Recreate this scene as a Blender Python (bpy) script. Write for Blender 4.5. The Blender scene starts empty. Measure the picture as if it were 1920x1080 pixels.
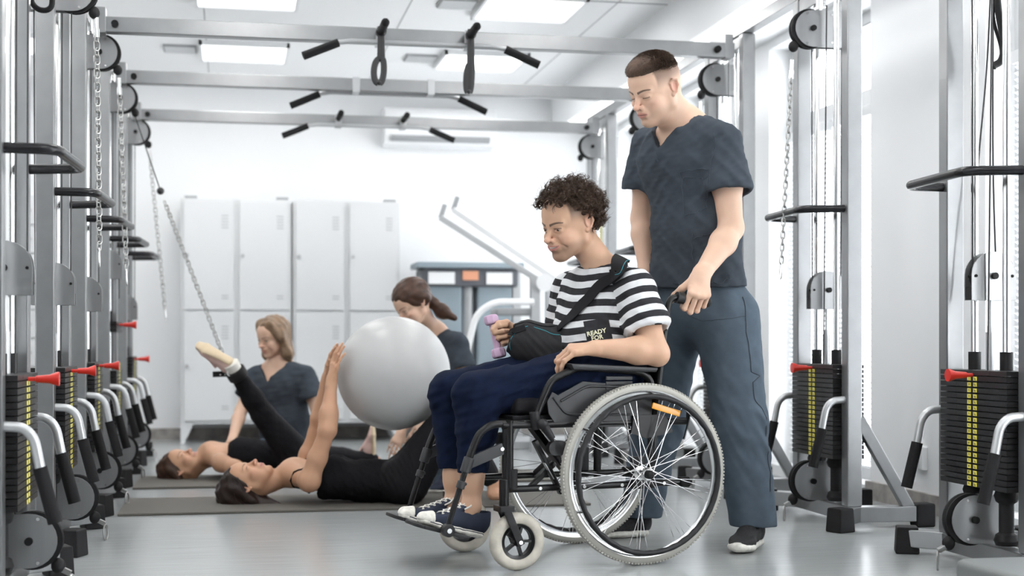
import bpy, bmesh, math, random, os
import numpy as np
from mathutils import Vector, Matrix
SC = bpy.context.scene
COL = SC.collection
PI = math.pi
R_ = math.radians

# ---------------------------------------------------------------- camera
YAW = R_(11.24); EYE = 0.75; FPX = 2667.0; HOR = 640.0
cam_d = bpy.data.cameras.new('camera'); cam = bpy.data.objects.new('camera', cam_d); COL.objects.link(cam)
cam.location = (0, 0, EYE); cam.rotation_euler = (PI/2, 0, -YAW)
cam_d.sensor_width = 36; cam_d.lens = 36*FPX/1920; cam_d.shift_y = (HOR-540)/1920
cam_d.clip_start = 0.05; cam_d.clip_end = 200
cam_d.dof.use_dof = True; cam_d.dof.focus_distance = 4.95; cam_d.dof.aperture_fstop = 2.4
SC.camera = cam

# ---------------------------------------------------------------- light
SC.view_settings.view_transform = 'Standard'; SC.view_settings.look = 'None'
SC.view_settings.gamma = 1; SC.view_settings.exposure = 0.26; SC.view_settings.use_curve_mapping = False
W = bpy.data.worlds.new('overcast_sky'); SC.world = W; W.use_nodes = True
W.node_tree.nodes['Background'].inputs[0].default_value = (0.93, 0.97, 1.0, 1)
W.node_tree.nodes['Background'].inputs[1].default_value = 2.6

def area_light(name, loc, rot, sx, sy, power, color=(1, 1, 1)):
    d = bpy.data.lights.new(name, 'AREA'); d.shape = 'RECTANGLE'; d.size = sx; d.size_y = sy
    d.energy = power; d.color = color
    o = bpy.data.objects.new(name, d); o.location = loc; o.rotation_euler = rot; COL.objects.link(o)
    return o
# daylight coming in at each window bay of the right-hand wall, and ceiling panels
WIN_Y = [(0.6, 1.9), (2.2, 3.5), (3.9, 5.27), (6.32, 7.62), (7.9, 9.2), (9.5, 10.8)]
for i, (y0, y1) in enumerate(WIN_Y):
    area_light('window_daylight', (3.32, (y0+y1)/2, 1.35), (0, PI/2, 0), 2.3, y1-y0-0.06, 64 if y0 < 3.6 else 60, (0.95, 0.98, 1.0))
PANELS = [(x, y) for y in (9.95, 8.3, 6.65, 5.0, 2.8, 0.6) for x in (-1.3, 0.1, 1.75)]  # leftmost column is added fill for the far left wall
for (x, y) in PANELS:
    area_light('ceiling_panel_light', (x, y, 2.70), (0, 0, 0), 0.56, 0.56, 8.2 if y > 6 else 9, (1.0, 0.99, 0.97))

# ---------------------------------------------------------------- materials
def mat(name, col, rough=0.5, metal=0.0, bump=0.0, bscale=60.0, var=0.0, vscale=8.0, coat=0.0, sss=0.0, spec=0.5, stretch=None, emit=0.0, trans=0.0, sheen=0.0):
    m = bpy.data.materials.new(name); m.use_nodes = True; nt = m.node_tree; b = nt.nodes['Principled BSDF']
    b.inputs['Base Color'].default_value = (*col, 1); b.inputs['Roughness'].default_value = rough
    b.inputs['Metallic'].default_value = metal; b.inputs['Coat Weight'].default_value = coat
    b.inputs['Specular IOR Level'].default_value = spec; b.inputs['Sheen Weight'].default_value = sheen
    if trans: b.inputs['Transmission Weight'].default_value = trans
    if sss:
        b.inputs['Subsurface Weight'].default_value = sss; b.inputs['Subsurface Radius'].default_value = (1, 0.35, 0.2); b.inputs['Subsurface Scale'].default_value = 0.012
    if emit:
        b.inputs['Emission Color'].default_value = (*col, 1); b.inputs['Emission Strength'].default_value = emit
    tc = nt.nodes.new('ShaderNodeTexCoord'); mp = nt.nodes.new('ShaderNodeMapping')
    nt.links.new(tc.outputs['Object'], mp.inputs['Vector'])
    if stretch: mp.inputs['Scale'].default_value = stretch
    if var:
        n = nt.nodes.new('ShaderNodeTexNoise'); n.inputs['Scale'].default_value = vscale; n.inputs['Detail'].default_value = 4
        nt.links.new(mp.outputs[0], n.inputs['Vector'])
        r = nt.nodes.new('ShaderNodeMapRange'); r.inputs[1].default_value = 0.3; r.inputs[2].default_value = 0.7
        r.inputs[3].default_value = 1-var; r.inputs[4].default_value = 1+var
        nt.links.new(n.outputs['Fac'], r.inputs[0])
        mx = nt.nodes.new('ShaderNodeMix'); mx.data_type = 'RGBA'; mx.blend_type = 'MULTIPLY'; mx.inputs[0].default_value = 1
        mx.inputs[6].default_value = (*col, 1); nt.links.new(r.outputs[0], mx.inputs[7]); nt.links.new(mx.outputs[2], b.inputs['Base Color'])
    if bump:
        n = nt.nodes.new('ShaderNodeTexNoise'); n.inputs['Scale'].default_value = bscale; n.inputs['Detail'].default_value = 3
        nt.links.new(mp.outputs[0], n.inputs['Vector'])
        bp = nt.nodes.new('ShaderNodeBump'); bp.inputs['Strength'].default_value = bump; bp.inputs['Distance'].default_value = 0.004
        nt.links.new(n.outputs['Fac'], bp.inputs['Height']); nt.links.new(bp.outputs[0], b.inputs['Normal'])
    return m
M = {}
M['wall'] = mat('white_painted_wall', (0.84, 0.85, 0.86), 0.7, bump=0.05, bscale=90)
M['wallfar'] = mat('darkened_unseen_wall', (0.15, 0.155, 0.16), 0.7)  # unseen wall behind the camera, darkened to dim reflections in the left posts
M['ceiling'] = mat('white_ceiling', (0.92, 0.925, 0.93), 0.8)
M['white'] = mat('white_plastic', (0.82, 0.83, 0.84), 0.4)
M['locker'] = mat('white_lacquered_steel', (0.66, 0.67, 0.68), 0.38)
M['slot'] = mat('louvre_grey', (0.35, 0.36, 0.37), 0.6)
M['frame'] = mat('window_frame_white', (0.62, 0.63, 0.64), 0.35)
M['seal'] = mat('grey_seal', (0.35, 0.36, 0.37), 0.5)
M['panel'] = mat('led_panel', (1, 1, 1), 0.5, emit=1.3)
M['strip'] = mat('soffit_daylight_glow', (1, 1, 1), 0.5, emit=2.0)  # glow stands in for daylight under the bulkhead, no lamp there
M['alu'] = mat('grey_strip_metal', (0.5, 0.51, 0.52), 0.35, metal=0.6)
M['steel'] = mat('satin_silver_paint', (0.31, 0.315, 0.32), 0.30, metal=0.85, var=0.05, vscale=14)
M['plate'] = mat('brushed_pulley_plate', (0.34, 0.345, 0.35), 0.32, metal=0.75, var=0.06, vscale=30, stretch=(1, 1, 0.08))
M['chrome'] = mat('chrome', (0.82, 0.82, 0.82), 0.12, metal=1)
M['zinc'] = mat('zinc_chain', (0.42, 0.42, 0.41), 0.3, metal=1)
M['blackpaint'] = mat('gloss_black_paint', (0.010, 0.010, 0.012), 0.25, spec=0.35)
M['iron'] = mat('black_weight_plate', (0.014, 0.014, 0.015), 0.42, bump=0.15, bscale=160, spec=0.4)
M['rubber'] = mat('black_rubber', (0.012, 0.012, 0.013), 0.62, bump=0.1, bscale=220, spec=0.25)
M['foam'] = mat('foam_grip', (0.014, 0.014, 0.015), 0.8, bump=0.2, bscale=300, spec=0.2)
M['red'] = mat('red_plastic', (0.62, 0.03, 0.02), 0.28)
M['yellow'] = mat('yellow_label', (0.80, 0.72, 0.12), 0.5)
M['ink'] = mat('black_ink', (0.01, 0.01, 0.01), 0.6)
M['text'] = mat('grey_print', (0.30, 0.31, 0.33), 0.5)
M['cable'] = mat('black_cable', (0.02, 0.02, 0.022), 0.4)
M['base'] = mat('stone_skirting', (0.33, 0.31, 0.29), 0.5, var=0.35, vscale=12)
M['mat'] = mat('olive_grey_mat', (0.105, 0.098, 0.085), 0.75, bump=0.25, bscale=150)
M['pad'] = mat('grey_vinyl_pad', (0.17, 0.18, 0.18), 0.5, bump=0.05, bscale=80)
M['blue'] = mat('blue_grey_shroud', (0.27, 0.33, 0.37), 0.4)
M['darkgrey'] = mat('dark_grey_plastic', (0.10, 0.105, 0.12), 0.45)
M['orange'] = mat('orange_display', (0.7, 0.33, 0.2), 0.4)
M['ground'] = mat('outdoor_ground', (0.42, 0.43, 0.44), 0.9, var=0.2, vscale=0.4)
M['lightyellow'] = mat('yellow_paper', (0.85, 0.80, 0.35), 0.6)
# vinyl floor with fine streaks
fm = mat('grey_vinyl_floor', (0.40, 0.41, 0.41), 0.27, spec=0.55); M['floor'] = fm
nt = fm.node_tree; b = nt.nodes['Principled BSDF']
tc = nt.nodes.new('ShaderNodeTexCoord'); mp = nt.nodes.new('ShaderNodeMapping'); mp.inputs['Scale'].default_value = (1.2, 22, 1)
nt.links.new(tc.outputs['Object'], mp.inputs['Vector'])
n1 = nt.nodes.new('ShaderNodeTexNoise'); n1.inputs['Scale'].default_value = 3; n1.inputs['Detail'].default_value = 6; nt.links.new(mp.outputs[0], n1.inputs['Vector'])
r1 = nt.nodes.new('ShaderNodeMapRange'); r1.inputs[1].default_value = 0.3; r1.inputs[2].default_value = 0.7; r1.inputs[3].default_value = 0.95; r1.inputs[4].default_value = 1.04
nt.links.new(n1.outputs['Fac'], r1.inputs[0])
mx = nt.nodes.new('ShaderNodeMix'); mx.data_type = 'RGBA'; mx.blend_type = 'MULTIPLY'; mx.inputs[0].default_value = 1; mx.inputs[6].default_value = (0.33, 0.345, 0.35, 1)
nt.links.new(r1.outputs[0], mx.inputs[7]); nt.links.new(mx.outputs[2], b.inputs['Base Color'])
r2 = nt.nodes.new('ShaderNodeMapRange'); r2.inputs[3].default_value = 0.16; r2.inputs[4].default_value = 0.28; nt.links.new(n1.outputs['Fac'], r2.inputs[0]); nt.links.new(r2.outputs[0], b.inputs['Roughness'])
# window glass
gm = mat('window_glass', (1, 1, 1), 0.0, trans=1.0); gm.node_tree.nodes['Principled BSDF'].inputs['IOR'].default_value = 1.05; M['glass'] = gm

# ---------------------------------------------------------------- object helpers
def link(o, parent=None):
    COL.objects.link(o)
    if parent is not None: o.parent = parent
    return o
def empty(name, loc=(0, 0, 0), rz=0, label=None, cat=None, group=None):
    o = bpy.data.objects.new(name, None); o.location = loc; o.rotation_euler = (0, 0, rz); o.empty_display_size = 0.1
    COL.objects.link(o); tag(o, label, cat, group); return o
def tag(o, label=None, cat=None, group=None, kind=None):
    if label: o['label'] = label
    if cat: o['category'] = cat
    if group: o['group'] = group
    if kind: o['kind'] = kind
    return o
def copy_tree(o, parent=None):
    c = o.copy(); COL.objects.link(c)
    if parent is not None: c.parent = parent
    for ch in o.children: copy_tree(ch, c)
    return c
def basis(d):
    d = np.asarray(d, float); d = d/np.linalg.norm(d)
    a = np.array([0, 0, 1.]) if abs(d[2]) < 0.9 else np.array([1., 0, 0])
    u = np.cross(a, d); u /= np.linalg.norm(u); v = np.cross(d, u)
    return u, v, d
class MB:
    def __init__(s): s.v = []; s.f = []; s.mi = []; s.cur = 0
    def add(s, vs, fs):
        n = len(s.v); s.v.extend([tuple(map(float, p)) for p in vs]); s.f.extend([tuple(i+n for i in f) for f in fs]); s.mi.extend([s.cur]*len(fs)); return s
    def box(s, c, d, rot=None):
        hx, hy, hz = d[0]/2, d[1]/2, d[2]/2
        vs = [Vector((x, y, z)) for x in (-hx, hx) for y in (-hy, hy) for z in (-hz, hz)]
        if rot is not None: vs = [rot @ p for p in vs]
        vs = [p+Vector(c) for p in vs]
        return s.add(vs, [(0, 1, 3, 2), (4, 6, 7, 5), (0, 4, 5, 1), (2, 3, 7, 6), (0, 2, 6, 4), (1, 5, 7, 3)])
    def bb(s, x0, x1, y0, y1, z0, z1): return s.box(((x0+x1)/2, (y0+y1)/2, (z0+z1)/2), (abs(x1-x0), abs(y1-y0), abs(z1-z0)))
    def bar(s, a, b, w, h, up=(0, 0, 1)):   # rectangular bar from a to b
        a = np.array(a, float); b = np.array(b, float); d = b-a; L = np.linalg.norm(d); d /= L
        up = np.array(up, float); sd = np.cross(up, d); sd /= np.linalg.norm(sd); up = np.cross(d, sd)
        vs = [p+sd*sx*w/2+up*sz*h/2 for p in (a, b) for sx in (-1, 1) for sz in (-1, 1)]
        return s.add(vs, [(0, 2, 3, 1), (4, 5, 7, 6), (0, 1, 5, 4), (2, 6, 7, 3), (0, 4, 6, 2), (1, 3, 7, 5)])
    def tube(s, pts, r, n=12, closed=False, cap=True, flat=None):
        P = [np.array(p, float) for p in pts]; m = len(P); rs = r if hasattr(r, '__len__') else [r]*m
        T = []
        for i in range(m):
            if closed: t = P[(i+1) % m]-P[(i-1) % m]
            else: t = P[min(i+1, m-1)]-P[max(i-1, 0)]
            T.append(t/(np.linalg.norm(t)+1e-12))
        u, v, _ = basis(T[0]); vs = []; base = len(s.v)
        for i in range(m):
            t = T[i]; u = u-t*np.dot(u, t); u /= np.linalg.norm(u)+1e-12; v = np.cross(t, u)
            for k in range(n):
                a = 2*PI*k/n; ru = rs[i]; rv = rs[i]*(flat or 1)
                vs.append(P[i]+u*math.cos(a)*ru+v*math.sin(a)*rv)
        fs = []
        for i in range(m if closed else m-1):
            j = (i+1) % m
            for k in range(n):
                l = (k+1) % n; fs.append((i*n+k, i*n+l, j*n+l, j*n+k))
        if cap and not closed: fs.append(tuple(range(n-1, -1, -1))); fs.append(tuple((m-1)*n+k for k in range(n)))
        return s.add(vs, fs)
    def cyl(s, a, b, r, n=20, r2=None): return s.tube([a, b], [r, r if r2 is None else r2], n)
    def lathe(s, prof, c=(0, 0, 0), axis=(0, 0, 1), n=32, closed=False):
        u, v, d = basis(axis); c = np.array(c, float); vs = []; m = len(prof)
        for (r, z) in prof:
            for k in range(n):
                a = 2*PI*k/n; vs.append(c+d*z+(u*math.cos(a)+v*math.sin(a))*max(r, 1e-5))
        fs = []
        for i in range(m if closed else m-1):
            j = (i+1) % m
            for k in range(n):
                l = (k+1) % n; fs.append((i*n+k, i*n+l, j*n+l, j*n+k))
        return s.add(vs, fs)
    def prism(s, poly, o, u, v, w, th):  # polygon in (u,v) at origin o, thickness th centred along w
        o = np.array(o, float); u = np.array(u, float); v = np.array(v, float); w = np.array(w, float); n = len(poly)
        vs = [o+u*a+v*b-w*th/2 for a, b in poly]+[o+u*a+v*b+w*th/2 for a, b in poly]
        return s.add(vs, [tuple(range(n-1, -1, -1)), tuple(range(n, 2*n))]+[(i, (i+1) % n, n+(i+1) % n, n+i) for i in range(n)])
    def sph(s, c, r, n=16, sc=(1, 1, 1)):
        m = n//2; vs = []; 
        for i in range(m+1):
            t = PI*i/m
            for k in range(n):
                a = 2*PI*k/n; vs.append((c[0]+r*sc[0]*math.sin(t)*math.cos(a), c[1]+r*sc[1]*math.sin(t)*math.sin(a), c[2]+r*sc[2]*math.cos(t)))
        return s.add(vs, [(i*n+k, (i+1)*n+k, (i+1)*n+(k+1) % n, i*n+(k+1) % n) for i in range(m) for k in range(n)])
    def build(s, name, m, parent=None, bev=0, ang=38, smooth=True, off=None):
        me = bpy.data.meshes.new(name); vs = s.v
        if off is not None: vs = [(p[0]-off[0], p[1]-off[1], p[2]-off[2]) for p in vs]
        me.from_pydata(vs, [], s.f)
        for mm in (m if isinstance(m, (list, tuple)) else [m]): me.materials.append(mm)
        if any(s.mi): me.polygons.foreach_set('material_index', s.mi)
        bm = bmesh.new(); bm.from_mesh(me)
        bmesh.ops.recalc_face_normals(bm, faces=bm.faces)
        if bev:
            ed = [e for e in bm.edges if len(e.link_faces) == 2 and e.calc_face_angle(0) > R_(40)]
            bmesh.ops.bevel(bm, geom=ed, offset=bev, segments=2, affect='EDGES', profile=0.5, clamp_overlap=True)
        bm.to_mesh(me); bm.free()
        if smooth:
            me.polygons.foreach_set('use_smooth', [True]*len(me.polygons)); me.set_sharp_from_angle(angle=R_(ang))
        o = bpy.data.objects.new(name, me); link(o, parent)
        if bev: w = o.modifiers.new('weighted_normals', 'WEIGHTED_NORMAL'); w.keep_sharp = True; w.weight = 100
        return o
def arc(c, r, a0, a1, n, u=(1, 0, 0), v=(0, 0, 1)):
    c = np.array(c, float); u = np.array(u, float); v = np.array(v, float)
    return [c+u*r*math.cos(a0+(a1-a0)*i/n)+v*r*math.sin(a0+(a1-a0)*i/n) for i in range(n+1)]
def fillet(pts, r, n=6):   # rounded polyline
    P = [np.array(p, float) for p in pts]; out = [P[0]]
    for i in range(1, len(P)-1):
        a = P[i-1]-P[i]; b = P[i+1]-P[i]; la = np.linalg.norm(a); lb = np.linalg.norm(b); q = min(r, la*0.48, lb*0.48)
        A = P[i]+a/la*q; B = P[i]+b/lb*q
        for k in range(n+1):
            t = k/n; out.append(A*(1-t)**2+P[i]*2*t*(1-t)+B*t*t)
    out.append(P[-1]); return out
def spline(pts, n=8):      # Catmull-Rom through the points
    P = [np.array(p, float) for p in pts]; P = [2*P[0]-P[1]]+P+[2*P[-1]-P[-2]]; out = []
    for i in range(1, len(P)-2):
        for k in range(n):
            t = k/n; a, b, c, d = P[i-1:i+3]
            out.append(0.5*((2*b)+(-a+c)*t+(2*a-5*b+4*c-d)*t*t+(-a+3*b-3*c+d)*t**3))
    out.append(P[-2]); return out
def text_mesh(name, txt, size, m, parent, mw, extrude=0.0004, align='CENTER', bold=0.0):
    cu = bpy.data.curves.new(name, 'FONT'); cu.body = txt; cu.size = size; cu.extrude = extrude; cu.align_x = align; cu.align_y = 'CENTER'; cu.offset = bold
    cu.resolution_u = 2
    o = bpy.data.objects.new(name, cu); COL.objects.link(o); bpy.context.view_layer.update()
    dg = bpy.context.evaluated_depsgraph_get(); me = bpy.data.meshes.new_from_object(o.evaluated_get(dg))
    bpy.data.objects.remove(o); me.transform(mw); me.materials.clear(); me.materials.append(m)
    ob = bpy.data.objects.new(name, me); link(ob, parent); return ob
_c, _s = math.cos(YAW), math.sin(YAW)
def at(px, py, t):   # the point at camera depth t seen at a 1920x1080 pixel
    u = (px-960)/FPX; v = (HOR-py)/FPX
    return np.array([t*(_c*u+_s), t*(_c-_s*u), EYE+t*v])
# ================================================================ room
ST = 'structure'
XR, YB, ZC, XS, ZS = 3.0, 11.2, 2.75, 2.55, 2.45
tag(MB().bb(-2.2, 3.3, -3.2, 11.4, -0.1, 0).build('floor', M['floor'], smooth=False), kind=ST)
tag(MB().bb(-2.2, XS, -3.2, 11.4, ZC, ZC+0.1).build('ceiling', M['ceiling'], smooth=False), kind=ST)
tag(MB().bb(-2.2, 3.3, YB, YB+0.15, 0, ZC).build('wall_back', M['wall'], smooth=False), kind=ST)
tag(MB().bb(-2.2, -2.05, -3.2, YB, 0, ZC).build('wall_left', M['wall'], smooth=False), kind=ST)
tag(MB().bb(-2.2, 3.3, -3.3, -3.15, 0, ZC).build('wall_front', M['wallfar'], smooth=False), kind=ST)
m = MB(); m.bb(XS, 3.3, -3.2, YB, ZS, ZC+0.1)      # bulkhead over the windows
ys = [-3.2]+[q for w in WIN_Y for q in w]+[YB]
m.bb(XR, XR+0.28, -3.2, YB, 2.4, ZS); m.bb(XR, XR+0.28, -3.2, YB, 0, 0.06)
for a, b_ in zip(ys[0::2], ys[1::2]):
    if b_-a > 0.01: m.bb(XR, XR+0.28, a, b_, 0.06, 2.4)
tag(m.build('wall_right', M['wall'], smooth=False), kind=ST)
m = MB(); m.bb(-2.05, XR, YB-0.015, YB, 0, 0.085)
tag(m.build('baseboard_back', M['base'], smooth=False), kind=ST)
m = MB()
for a, b_ in zip(ys[0::2], ys[1::2]): m.bb(XR-0.02, XR, a-0.02, b_+0.02, 0, 0.085)
tag(m.build('baseboard_right', M['base'], smooth=False), kind=ST)
# ceiling joints, and a glowing strip for window light on the bulkhead underside
m = MB()
for y in (-1.6, 0.65, 3.1, 5.6, 8.1): m.bb(-2.05, XS, y-0.006, y+0.006, ZC-0.004, ZC)
for x in (-1.35, -0.15, 1.05, 2.25): m.bb(x-0.003, x+0.003, -3.1, YB, ZC-0.002, ZC)
tag(m.build('trim_1', M['slot'], smooth=False), kind=ST)
tag(MB().bb(XS+0.03, XS+0.17, -3.1, YB-0.3, ZS-0.012, ZS).build('trim_2', M['strip'], smooth=False), kind=ST)
for k, (x, y) in enumerate(PANELS):
    e = empty('ceiling_light', (x, y, ZC-0.02), label='square white LED ceiling panel, %s row, %s' % (['farthest', 'second farthest', 'third farthest', 'fourth farthest', 'fifth farthest', 'nearest'][k//3], ['added fill light above the left machines', 'left of the middle', 'right of the middle'][k % 3]), cat='ceiling light', group='square LED panels in the ceiling')
    f = MB(); w = 0.3
    for (a, b_, c, d) in ((-w, w, -w, -w+0.02), (-w, w, w-0.02, w), (-w, -w+0.02, -w, w), (w-0.02, w, -w, w)): f.bb(a, b_, c, d, -0.012, 0.02)
    f.build('frame', M['white'], e, smooth=False)
    MB().bb(-w+0.02, w-0.02, -w+0.02, w-0.02, 0.0, 0.018).build('diffuser', M['panel'], e, smooth=False)
for (x, y, nm) in ((-0.33, 9.95, 'far left'), (1.32, 9.95, 'far right'), (-0.33, 8.3, 'near left'), (1.32, 8.3, 'near right')):
    e = empty('ceiling_vent', (x, y, ZC-0.012), label='small grey louvred ceiling vent beside the %s LED panel' % nm, cat='vent')
    f = MB(); f.bb(-0.11, 0.11, -0.11, 0.11, 0, 0.012); f.build('backing', M['slot'], e, smooth=False)
    f = MB()
    for i in range(6): f.bb(-0.1, 0.1, -0.09+i*0.036, -0.08+i*0.036, -0.008, 0)
    f.build('slats', M['white'], e, smooth=False)
# windows: frame, transom, mullion, glass, blind
for i, (y0, y1) in enumerate(WIN_Y):
    yc = (y0+y1)/2; e = empty('window_%d' % (i+1), (XR+0.17, yc, 0.06)); e['kind'] = ST
    h = 2.34; w = (y1-y0)/2; f = MB()
    for (a, b_, c, d) in ((-w+0.06, w-0.06, 0, 0.06), (-w+0.06, w-0.06, h-0.06, h), (-w, -w+0.06, 0, h), (w-0.06, w, 0, h), (-0.045, 0.045, 0.06, h-0.06), (-w+0.06, -0.045, 1.86, 1.95), (0.045, w-0.06, 1.86, 1.95)):
        f.bb(-0.04, 0.04, a, b_, c, d)
    f.build('window_frame', M['frame'], e, smooth=False)
    g = MB()
    for (a, b_) in ((-w+0.06, -0.045), (0.045, w-0.06)):
        for (c, d) in ((0.06, 1.86), (1.95, h-0.06)):
            g.bb(-0.003, 0.003, a, b_, c, d)
    g.build('glass', M['glass'], e, smooth=False)
    g = MB()
    for (a, b_) in ((-w+0.06, -0.045), (0.045, w-0.06)):
        for (c, d) in ((0.06, 1.86), (1.95, h-0.06)):
            g.bb(-0.043, -0.036, a, a+0.008, c, d); g.bb(-0.043, -0.036, b_-0.008, b_, c, d); g.bb(-0.043, -0.036, a, b_, d-0.008, d)
    g.build('seal', M['seal'], e, smooth=False)
    if y0 > 3.6:
        for (a, b_) in ((-w+0.07, -0.05), (0.05, w-0.07)):
            bl = MB(); bl.bb(-0.10, -0.055, a, b_, 1.80, 1.85)
            bo = bl.build('blind_headrail', M['white'], e, smooth=False)
            sl = MB(); z = 0.07
            while z < 1.79:
                sl.box((-0.077, (a+b_)/2, z), (0.026, b_-a, 0.0012), Matrix.Rotation(R_(28), 3, 'Y')); z += 0.026
            sl.build('blind_slats', M['white'], bo, smooth=False)
# window ledges / outside ground
tag(MB().bb(3.6, 60, -40, 60, -0.9, -0.8).build('ground_outside', M['ground'], smooth=False), kind=ST)
tag(MB().bb(3.0, 3.02, 5.5, 5.6, 0, 0).build('trim_3', M['base']) if False else MB().bb(-2.05, -2.03, -3, YB, 0, 0.085).build('baseboard_left', M['base'], smooth=False), kind=ST)
# wall socket on the pier
e = empty('wall_socket', (XR, 5.80, 0.235), label='white wall socket with a plug, low on the wall pier behind the machines', cat='socket')
m = MB(); m.box((-0.014, 0, 0), (0.028, 0.09, 0.10)); m.build('cover', M['white'], e, bev=0.004)
m = MB(); m.cyl((-0.028, 0.01, 0.0), (-0.06, 0.01, 0.0), 0.021); m.build('plug', M['white'], e)
# ---- air conditioner on the back wall
e = empty('air_conditioner', (1.62, YB, 2.42), label='long white wall air conditioner high on the back wall', cat='air conditioner')
m = MB(); m.prism([(0, 0.15), (-0.17, 0.15), (-0.21, 0.1), (-0.21, -0.05), (-0.15, -0.13), (0, -0.15)], (0, 0, 0), (0, 1, 0), (0, 0, 1), (1, 0, 0), 0.88); m.build('body', M['white'], e, bev=0.008)
m = MB(); m.box((0, -0.185, -0.09), (0.78, 0.05, 0.022), Matrix.Rotation(R_(-35), 3, 'X')); m.build('louvre', M['seal'], e)
# ---- lockers
def locker(x0, x1, rows, cols, label, group=None, wide=True):
    e = empty('locker_unit', ((x0+x1)/2, YB-0.27, 0), label=label, cat='locker', group=group)
    w = (x1-x0)/2; zb = 0.14; zt = 1.80
    m = MB(); m.bb(-w, w, -0.23, 0.24, zb, zt); m.build('carcass', M['locker'], e, bev=0.003)
    for sx in (-1, 1):
        for y in (-0.21, 0.21):
            l = MB(); l.add([(sx*w, y-0.02, zb), (sx*(w-0.09), y-0.02, zb), (sx*(w-0.025), y-0.02, 0), (sx*w, y-0.02, 0), (sx*w, y+0.02, zb), (sx*(w-0.09), y+0.02, zb), (sx*(w-0.025), y+0.02, 0), (sx*w, y+0.02, 0)],
                            [(0, 1, 2, 3), (7, 6, 5, 4), (0, 4, 5, 1), (1, 5, 6, 2), (2, 6, 7, 3), (3, 7, 4, 0)])
            l.build('leg', M['locker'], e)
    cw = 2*w/cols; rh = (zt-zb-0.03)/rows
    for i in range(cols):
        for j in range(rows):
            a = -w+i*cw+0.022; b_ = -w+(i+1)*cw-0.022; c = zb+0.02+j*rh+0.008; d = zb+0.02+(j+1)*rh-0.008
            do = MB(); do.bb(a, b_, -0.25, -0.232, c, d); dd = do.build('door', M['locker'], e, bev=0.003)
            s_ = MB()
            if rows < 4:
                for k in range(5): s_.bb(b_-0.085, b_-0.035, -0.2515, -0.249, d-0.11-k*0.022, d-0.104-k*0.022)
                for k in range(2): s_.bb(b_-0.085, b_-0.035, -0.2515, -0.249, c+0.08+k*0.02, c+0.086+k*0.02)
                s_.build('louvres', M['slot'], dd, smooth=False)
            k_ = MB(); k_.cyl((a+0.025, -0.25, (c+d)/2), (a+0.025, -0.262, (c+d)/2), 0.014); k_.build('lock', M['alu'], dd)
    return e
locker(-0.35, 0.452, 2, 2, 'white four-door steel locker, left of the joined pair on the back wall')
locker(0.462, 1.262, 2, 2, 'white four-door steel locker, right of the joined pair behind the ball')
locker(-1.85, -1.05, 8, 2, 'white locker bank with many small compartments in the far left corner')
for x, l in ((-0.28, 'left end of the lockers'), (0.39, 'middle of the two lockers'), (1.2, 'right end of the lockers')):
    tag(MB().bb(x-0.045, x+0.045, YB-0.4, YB-0.3, 1.802, 1.83).build('number_plate', M['slot'], smooth=False), 'small grey plate lying on top at the '+l, 'plate')

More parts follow.
